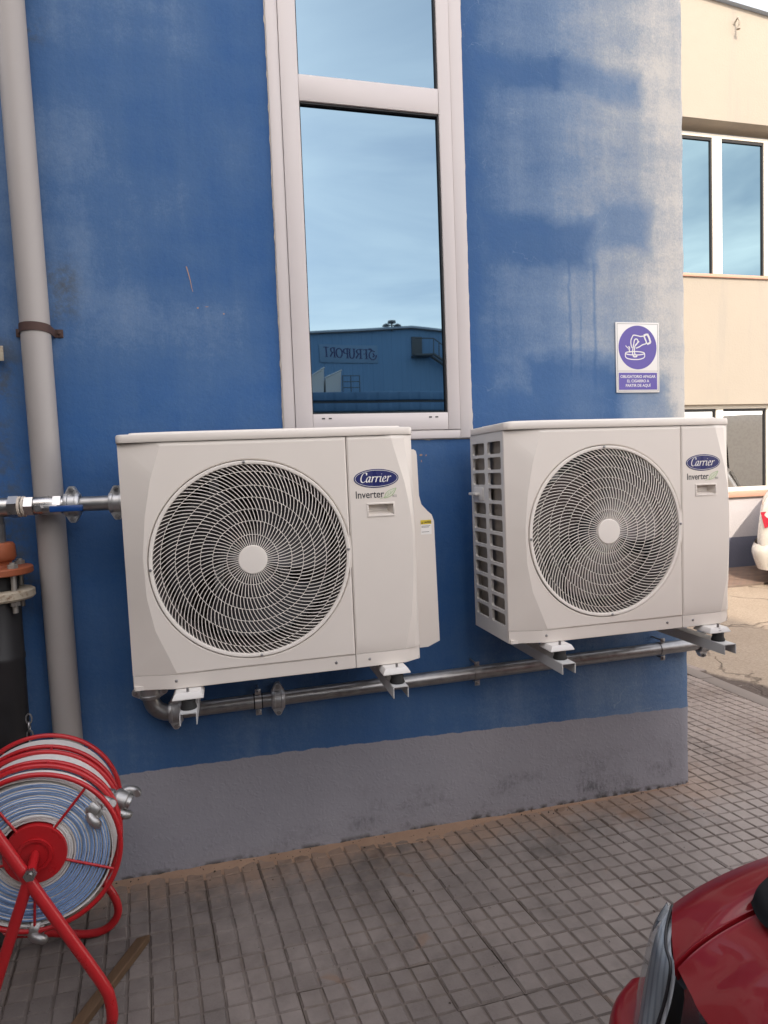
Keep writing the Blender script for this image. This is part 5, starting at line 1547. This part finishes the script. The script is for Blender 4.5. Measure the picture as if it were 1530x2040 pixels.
# ---- red car, only its nose corner in view
def build_red_car():
    root = thing('red_car', 'small dark red car, its front corner poking in at the lower right', 'car', (1.9, -2.1, 0))
    YM = -2.08                                     # centre line of the car
    mir = lambda p: (p[0], 2*YM - p[1], p[2])
    crest = [(1.023,-1.37,.565),(1.089,-1.378,.6),(1.164,-1.39,.63),(1.227,-1.402,.65),(1.3,-1.415,.67)]
    mid = [(.963,-1.447,.567),(1.02,-1.461,.603),(1.07,-1.474,.632),(1.121,-1.486,.654),(1.176,-1.499,.672)]
    gap = [(.936,-1.495,.55),(.971,-1.5,.58),(1.026,-1.504,.607),(1.098,-1.508,.63),(1.145,-1.519,.65)]
    hh = [(.919,-1.554,.55),(.972,-1.566,.584),(1.021,-1.579,.615),(1.073,-1.589,.637),(1.121,-1.593,.652)]
    nn = [(.905,-1.609,.55),(.95,-1.634,.590),(.998,-1.653,.620),(1.043,-1.666,.644),(1.086,-1.672,.658)]
    side1 = [(x + 0.012, y + 0.03, z - 0.06) for x, y, z in crest]; side2 = [(x + 0.02, y + 0.045, z - 0.20) for x, y, z in crest]
    side0 = [(x + 0.004, y + 0.012, z - 0.012) for x, y, z in crest]
    eps = 0.0062
    def sub(name, rows, mat, both=True, smooth=70, **k):
        for s in ((0, 1) if both else (0,)):
            m = MB(); rr = rows if not s else [[mir(p) for p in r] for r in rows]
            m.grid(patch(rr, 5, 5)); o = m.build(name, mat, root, smooth=smooth)
        return o
    gp = [(x, y + eps, z) for x, y, z in gap]
    gpd = [(x, y + eps*0.7, z - 0.022) for x, y, z in gap]
    sub('fender', [side2, side1, side0, crest, [tuple((Vector(a) + Vector(b))/2 + Vector((0, 0, 0.010))) for a, b in zip(crest, mid)], mid, [tuple(Vector(a).lerp(Vector(b), 0.85)) for a, b in zip(mid, gp)], gp, gpd], M['redcar'])
    g2 = [(x, y - eps*0.35, z) for x, y, z in gap]; g2d = [(x, y - eps*0.1, z - 0.022) for x, y, z in gap]
    cl = [[(0.872, YM + 0.22, .56), (0.93, YM + 0.22, .60), (0.975, YM + 0.21, .632), (1.02, YM + 0.2, .655), (1.06, YM + 0.2, .667)],
          [(0.86, YM, .562), (0.92, YM, .605), (0.965, YM, .637), (1.01, YM, .66), (1.05, YM, .672)]]
    half = [g2d, g2, [tuple(Vector(a).lerp(Vector(b), 0.12)) for a, b in zip(g2, hh)], hh, nn] + cl
    full = half + [[mir(p) for p in r] for r in half[-2::-1]]
    # a dark line lies in the shut gap; the hood edge is rolled under at the nose
    m = MB(); m.grid(patch(full, 5, 4)); m.build('hood', M['redcar'], root, smooth=70)
    under = MB()
    edge = [r[0] for r in full]
    under.grid([catmull(edge, 4), catmull([(x + 0.018, y, z - 0.012) for x, y, z in edge], 4)]); under.build('hood_edge', M['redcar'], root, smooth=60)
    dk = MB(); dk.grid(patch([[(x, y + 0.02, z - 0.026) for x, y, z in gap], [(x, y - 0.02, z - 0.026) for x, y, z in gap]], 4, 2)); dk.build('shut_gap', M['black'], root)
    # headlight: clear bulged lens over a grey reflector
    hl = [(1.022,-1.371,.553),(.992,-1.366,.53),(.962,-1.375,.5),(.923,-1.403,.46),(.895,-1.427,.425),(.876,-1.444,.395)]
    hi = [(1.024,-1.370,.565),(.972,-1.420,.563),(.942,-1.458,.559),(.930,-1.486,.545),(.915,-1.490,.490),(.893,-1.489,.43)]
    mids = [tuple(Vector(a).lerp(Vector(b), 0.35) + Vector((-0.006, 0.006, 0.012))) for a, b in zip(hl, hi)]
    mids2 = [tuple(Vector(a).lerp(Vector(b), 0.7) + Vector((-0.008, 0.004, 0.012))) for a, b in zip(hl, hi)]
    back = [(x + 0.03, y + 0.012, z - 0.03) for x, y, z in hl]
    for s in (0, 1):
        F = (lambda r: r) if not s else (lambda r: [mir(p) for p in r])
        m = MB(); m.grid(patch([F(hl), F(mids), F(mids2), F(hi)], 6, 5)); lens = m.build('headlight', M['lens'], root, smooth=70)
        rr = lambda row, k: [tuple(Vector(p) + Vector((0.009, -0.003, -0.007))*k) for p in row]
        q = MB(); q.grid(patch([F(rr(hl, 1.0)), F(rr(mids, 1.0)), F(rr(mids2, 1.2)), F(rr(hi, 1.0))], 6, 4)); q.build('reflector', M['reflector'], lens, smooth=70)
        b = MB(); e1 = [tuple(Vector(p) + Vector((0, 0, 0.0015))) for p in hi]; 
        b.tube(catmull(F(e1), 5), 0.0030, 8); b.build('bezel', M['black'], lens, smooth=60)
    # grille between the lamps, bumper below
    ge = [p for p in edge]
    gr = MB()
    top = catmull([(x + 0.010, y, z - 0.008) for x, y, z in edge], 4)
    bot = [(p.x - 0.012, p.y, 0.405) for p in top]
    gr.grid([[tuple(p) for p in top], [(p.x + 0.004, p.y, 0.49) for p in top], bot]); go = gr.build('grille', M['grille'], root, smooth=60)
    tr = MB(); tr.tube([(p.x - 0.010, p.y, 0.412) for p in top], 0.005, 8); tr.build('grille_trim', M['alu'], go, smooth=60)
    bp = [[(0.96,-1.330,.395),(0.905,-1.365,.395),(.868,-1.42,.390),(.845,-1.52,.388),(.825,-1.75,.388),(.818,YM,.388)],
          [(0.955,-1.322,.36),(0.885,-1.360,.352),(.845,-1.42,.348),(.818,-1.52,.345),(.80,-1.75,.345),(.792,YM,.345)],
          [(0.955,-1.320,.26),(0.885,-1.358,.25),(.842,-1.42,.25),(.815,-1.52,.25),(.797,-1.75,.25),(.79,YM,.25)],
          [(0.98,-1.34,.16),(0.91,-1.375,.16),(.87,-1.43,.16),(.845,-1.52,.16),(.83,-1.75,.16),(.82,YM,.16)]]
    lip = [[(x + 0.06, y - 0.02, z + 0.004) for x, y, z in bp[0]]]
    rows = lip + bp
    rows = [r + [mir(p) for p in r[-2::-1]] for r in rows]
    m = MB(); m.grid(patch(rows, 5, 5)); m.build('bumper', M['redcar'], root, smooth=60)
    # cowl, wipers and windscreen, then the rest of a short body out of frame
    cw = MB()
    cr_ = [(1.095,-1.500,.650),(1.075,-1.545,.646),(1.068,-1.62,.655),(1.045,-1.80,.668),(1.035,YM,.674)]
    cr_ = cr_ + [mir(p) for p in cr_[-2::-1]]
    cb = [(x + 0.085 + 0.03*(1 - abs(y - YM)/0.6), y + (0.03 if y > YM else -0.03), z + 0.025) for x, y, z in cr_]
    cf = [(x - 0.004, y, z - 0.004) for x, y, z in cr_]
    cm_ = [tuple(Vector(a).lerp(Vector(b), 0.25) + Vector((0, 0, 0.012))) for a, b in zip(cr_, cb)]
    cw.grid(patch([cf, cr_, cm_, cb], 5, 4)); co = cw.build('cowl', M['cowl'], root, smooth=60)
    vn = MB()
    for k in range(26):
        y = -1.56 - 0.04*k
        vn.tube([(1.075, y, .664), (1.135, y, .682)], 0.0035, 6)
    vn.build('cowl_slat', M['rubber'], co)
    ws = [[(x + 0.004, y, z + 0.003) for x, y, z in cb], [(x + 0.28, YM + (y - YM)*0.94, z + 0.38) for x, y, z in cb], [(x + 0.62, YM + (y - YM)*0.82, 1.40) for x, y, z in cb]]
    m = MB(); m.grid(patch(ws, 3, 5)); m.build('windscreen', M['carglass'], root, smooth=60)
    # body shell behind the nose: stations of (x, half width, sill, belt, roof half width, roof)
    def shell(stations, YC, flip=1, n=9):
        rows = []
        for x, hw, zs_, zb_, rw, zr in stations:
            r = [(x, YC - hw*0.9, zs_), (x, YC - hw, zs_ + 0.10), (x, YC - hw*1.01, (zs_ + zb_)/2), (x, YC - hw*0.985, zb_), (x, YC - rw*1.02, zr - 0.10), (x, YC - rw*0.85, zr - 0.015), (x, YC, zr)]
            rows.append(r + [(p[0], 2*YC - p[1], p[2]) for p in r[-2::-1]])
        return rows
    body = shell([(1.25, 0.690, .20, .66, .60, .68), (1.34, 0.700, .20, .70, .62, .72), (1.75, 0.715, .20, .78, .57, 1.41), (2.4, 0.72, .20, .80, .58, 1.46), (3.2, 0.71, .20, .82, .56, 1.42), (3.55, 0.68, .22, .84, .54, 1.1), (3.62, 0.64, .30, .78, .50, .82)], YM)
    body[1] = [(p[0], p[1], min(p[2], .70)) for p in body[1]]
    m = MB(); m.grid(patch(body, 3, 4)); m.add(body[-1], [list(range(len(body[-1])))]); m.build('body', M['redcar'], root, smooth=45)
    for s in (-1, 1):
        q = MB(); q.grid([[(1.80, YM + s*0.712, .82), (2.3, YM + s*0.722, .83), (3.1, YM + s*0.712, .85)], [(1.98, YM + s*0.612, 1.26), (2.3, YM + s*0.618, 1.30), (3.0, YM + s*0.602, 1.27)]]); q.build('side_window', M['carglass'], root, smooth=None)
        for x in (1.30, 3.05):
            wheel(root, (x, YM + s*0.66, 0.29), 0.29, 0.18, s)
def wheel(root, c, r, w, s):
    Mx = T(*c) @ axis_to((0, s, 0))
    t = MB(); t.lathe([(r*0.62, -w/2), (r*0.9, -w/2), (r, -w*0.3), (r, w*0.3), (r*0.93, w/2), (r*0.64, w/2), (r*0.60, w*0.35)], 40, Mx); to = t.build('wheel', M['tyre'], root, smooth=35)
    q = MB(); q.lathe([(0.0, w*0.40), (r*0.14, w*0.40), (r*0.2, w*0.30), (r*0.52, w*0.36), (r*0.63, w*0.46)], 30, Mx); q.build('rim', M['alu'], to, smooth=35)
def mat_lens():
    t = NT('headlight_lens')
    t.p(Base_Color=(0.9, 0.92, 0.94), Roughness=0.03, Transmission_Weight=1.0, IOR=1.12, Coat_Weight=0.5, Coat_Roughness=0.03)
    t.m.use_screen_refraction = False if hasattr(t.m, 'use_screen_refraction') else None
    return t.m
def mat_reflector():
    t = NT('lamp_reflector')
    P = t.obj(); p = t.xyz(P)
    w = t.math('PINGPONG', t.math('ADD', t.math('MULTIPLY', p[0], 0.7), t.math('MULTIPLY', p[1], -0.9)), 0.0065)
    c = t.mix(t.ramp(w, 0.001, 0.004), (0.36, 0.39, 0.42), (0.62, 0.65, 0.68))
    t.p(Base_Color=c, Metallic=0.0, Roughness=0.3); t.bump(w, 0.6, 0.01); return t.m
def _nolens():
    t = NT('headlight_lens')
    t.nt.nodes.remove(t.b)
    tr = t.n('ShaderNodeBsdfTransparent'); tr.inputs[0].default_value = (0.80, 0.83, 0.85, 1)
    gl = t.n('ShaderNodeBsdfGlossy'); gl.inputs['Roughness'].default_value = 0.03
    fr = t.n('ShaderNodeFresnel'); fr.inputs[0].default_value = 1.6
    mx = t.n('ShaderNodeMixShader')
    t.nt.links.new(fr.outputs[0], mx.inputs[0]); t.nt.links.new(tr.outputs[0], mx.inputs[1]); t.nt.links.new(gl.outputs[0], mx.inputs[2])
    df = t.n('ShaderNodeBsdfDiffuse'); df.inputs[0].default_value = (0.42, 0.45, 0.48, 1)
    m2 = t.n('ShaderNodeMixShader'); m2.inputs[0].default_value = 0.14
    t.nt.links.new(mx.outputs[0], m2.inputs[1]); t.nt.links.new(df.outputs[0], m2.inputs[2])
    t.nt.links.new(m2.outputs[0], t.out.inputs['Surface'])
    return t.m
M['lens'] = _nolens()
M['reflector'] = mat_reflector()
M['grille'] = simple('smoked_grille', (0.035, 0.037, 0.042), 0.18, var=0.2, coat=0.4)
build_red_car()

# ---- white car by the cream building and a van that shows in its panes
def shell_rows(st, YC):
    rows = []
    for x, hw, zs_, zb_, rw, zr in st:
        r = [(x, YC - hw*0.86, zs_), (x, YC - hw*0.98, zs_ + 0.08), (x, YC - hw*1.01, (zs_ + zb_)/2), (x, YC - hw*0.985, zb_), (x, YC - (hw*0.985 + rw)/2, (zb_ + zr)/2), (x, YC - rw, zr - 0.07), (x, YC - rw*0.82, zr - 0.012), (x, YC, zr)]
        rows.append(r + [(p[0], 2*YC - p[1], p[2]) for p in r[-2::-1]])
    return rows
def build_white_car():
    YC, x0 = 4.02, 5.64
    root = thing('white_car', 'white hatchback with red tail light parked along the cream building', 'car', (x0, YC - 0.84, 0))
    st = [(x0, .62, .40, .56, .50, .62), (x0 + .03, .74, .34, .72, .55, .92), (x0 + .09, .80, .27, .86, .58, 1.12), (x0 + .30, .835, .22, .93, .60, 1.38), (x0 + .8, .85, .20, .93, .60, 1.45), (x0 + 1.7, .85, .20, .90, .60, 1.46), (x0 + 2.4, .85, .20, .88, .57, 1.38), (x0 + 2.95, .84, .20, .88, .58, .98), (x0 + 3.6, .80, .22, .78, .55, .84), (x0 + 3.85, .70, .26, .62, .50, .66)]
    rows = shell_rows(st, YC)
    m = MB(); m.grid(patch(rows, 3, 4)); m.add(rows[0], [list(range(len(rows[0])))]); m.add(rows[-1], [list(range(len(rows[0])))])
    m.build('body', M['whitecar'], root, smooth=45)
    b = MB(); b.grid(patch([[(x0 + 0.26, YC - .855, .50), (x0 - .0, YC - .70, .50), (x0 - .04, YC, .50), (x0 - .0, YC + .70, .50), (x0 + .26, YC + .855, .50)], [(x0 + 0.26, YC - .875, .40), (x0 - .035, YC - .72, .40), (x0 - .07, YC, .40), (x0 - .035, YC + .72, .40), (x0 + .26, YC + .875, .40)], [(x0 + 0.26, YC - .84, .20), (x0 + .02, YC - .70, .20), (x0 - .02, YC, .20), (x0 + .02, YC + .70, .20), (x0 + .26, YC + .84, .20)]], 5, 5))
    b.build('bumper', M['whitecar'], root, smooth=60)
    for s in (-1, 1):
        t = MB()
        P = [(x0 + 0.045, YC + s*0.765, .885), (x0 + .30, YC + s*0.842, .92), (x0 + .26, YC + s*0.856, .80), (x0 + .09, YC + s*0.832, .70)]
        Q = [(a + 0.02, YC + (y - YC)*0.93, c) for a, y, c in P]
        t.add(P + Q, [(0,1,2,3),(4,5,6,7),(0,1,5,4),(1,2,6,5),(2,3,7,6),(3,0,4,7)]); t.build('tail_light', M['tail'], root, smooth=None)
        a = MB(); xc, zc = x0 + 0.50, 0.29
        a.prism([(xc + 0.36*math.cos(PI*k/16), zc + 0.36*math.sin(PI*k/16)) for k in range(17)], -YC - s*0.857 - 0.004, -YC - s*0.857 + 0.004, Matrix.Rotation(R(90), 4, 'X')); a.build('wheel_arch', M['black'], root, smooth=None)
        for x in (x0 + 0.50, x0 + 3.1): wheel(root, (x, YC + s*0.80, 0.265), 0.305, 0.20, s)
        g = MB(); g.grid([[(x0 + .42, YC + s*.842, .96), (x0 + 1.5, YC + s*.850, .95), (x0 + 2.6, YC + s*.840, .92)], [(x0 + .60, YC + s*.655, 1.33), (x0 + 1.5, YC + s*.660, 1.36), (x0 + 2.2, YC + s*.650, 1.31)]]); g.build('side_window', M['carglass'], root, smooth=None)
    k = MB(); k.grid([[(x0 + .075, YC - .5, 1.0), (x0 + .075, YC + .5, 1.0)], [(x0 + .24, YC - .48, 1.33), (x0 + .24, YC + .48, 1.33)]]); k.build('rear_window', M['carglass'], root, smooth=None)
    return root
wc = build_white_car()
wc.location = (6.22, 3.86, -0.045); wc.rotation_euler = (0, 0, R(-47))
def build_van():
    YC, x0 = 0.55, 8.35
    root = thing('white_van', 'white delivery van across the lane mirrored in the lower window of the cream building', 'van', (x0 + 2.4, YC, -0.04))
    st = [(x0, .78, .40, .70, .62, .80), (x0 + .08, .90, .32, .98, .70, 1.05), (x0 + .75, .96, .30, 1.10, .78, 1.22), (x0 + 1.05, .97, .30, 1.18, .80, 1.75), (x0 + 1.5, .98, .30, 1.2, .84, 2.25), (x0 + 2.1, .99, .30, 1.2, .86, 2.42), (x0 + 5.0, .99, .30, 1.2, .86, 2.42), (x0 + 5.15, .96, .32, 1.2, .84, 2.38)]
    rows = shell_rows(st, YC)
    m = MB(); m.grid(patch(rows, 3, 4)); m.add(rows[0], [list(range(len(rows[0])))]); m.add(rows[-1], [list(range(len(rows[0])))]); m.build('body', M['vanwhite'], root, smooth=45)
    for s in (-1, 1):
        g = MB(); g.grid([[(x0 + 1.1, YC + s*.985, 1.22), (x0 + 1.95, YC + s*1.0, 1.22)], [(x0 + 1.45, YC + s*.90, 1.92), (x0 + 1.95, YC + s*.915, 1.92)]]); g.build('side_window', M['carglass'], root, smooth=None)
        d = MB(); d.bbox((x0 + 1.95, YC + s*1.0 - 0.012, 0.45), (x0 + 1.965, YC + s*1.0 + 0.012, 1.2), 0.003); d.bbox((x0 + 1.7, YC + s*1.0 - 0.03, 1.02), (x0 + 1.88, YC + s*1.0 + 0.03, 1.06), 0.006); d.build('door_handle', M['black'], root)
        mi = MB(); mi.bbox((x0 + 0.98, YC + s*1.16 - 0.1, 1.25), (x0 + 1.10, YC + s*1.16 + 0.1, 1.62), 0.03); mi.build('mirror', M['black'], root)
        for x in (x0 + .85, x0 + 4.2): wheel(root, (x, YC + s*0.90, 0.29), 0.335, 0.22, s)
    w = MB(); w.grid([[(x0 + .78, YC - .72, 1.24), (x0 + .78, YC + .72, 1.24)], [(x0 + 1.36, YC - .68, 2.10), (x0 + 1.36, YC + .68, 2.10)]]); w.build('windscreen', M['carglass'], root, smooth=None)
build_van()
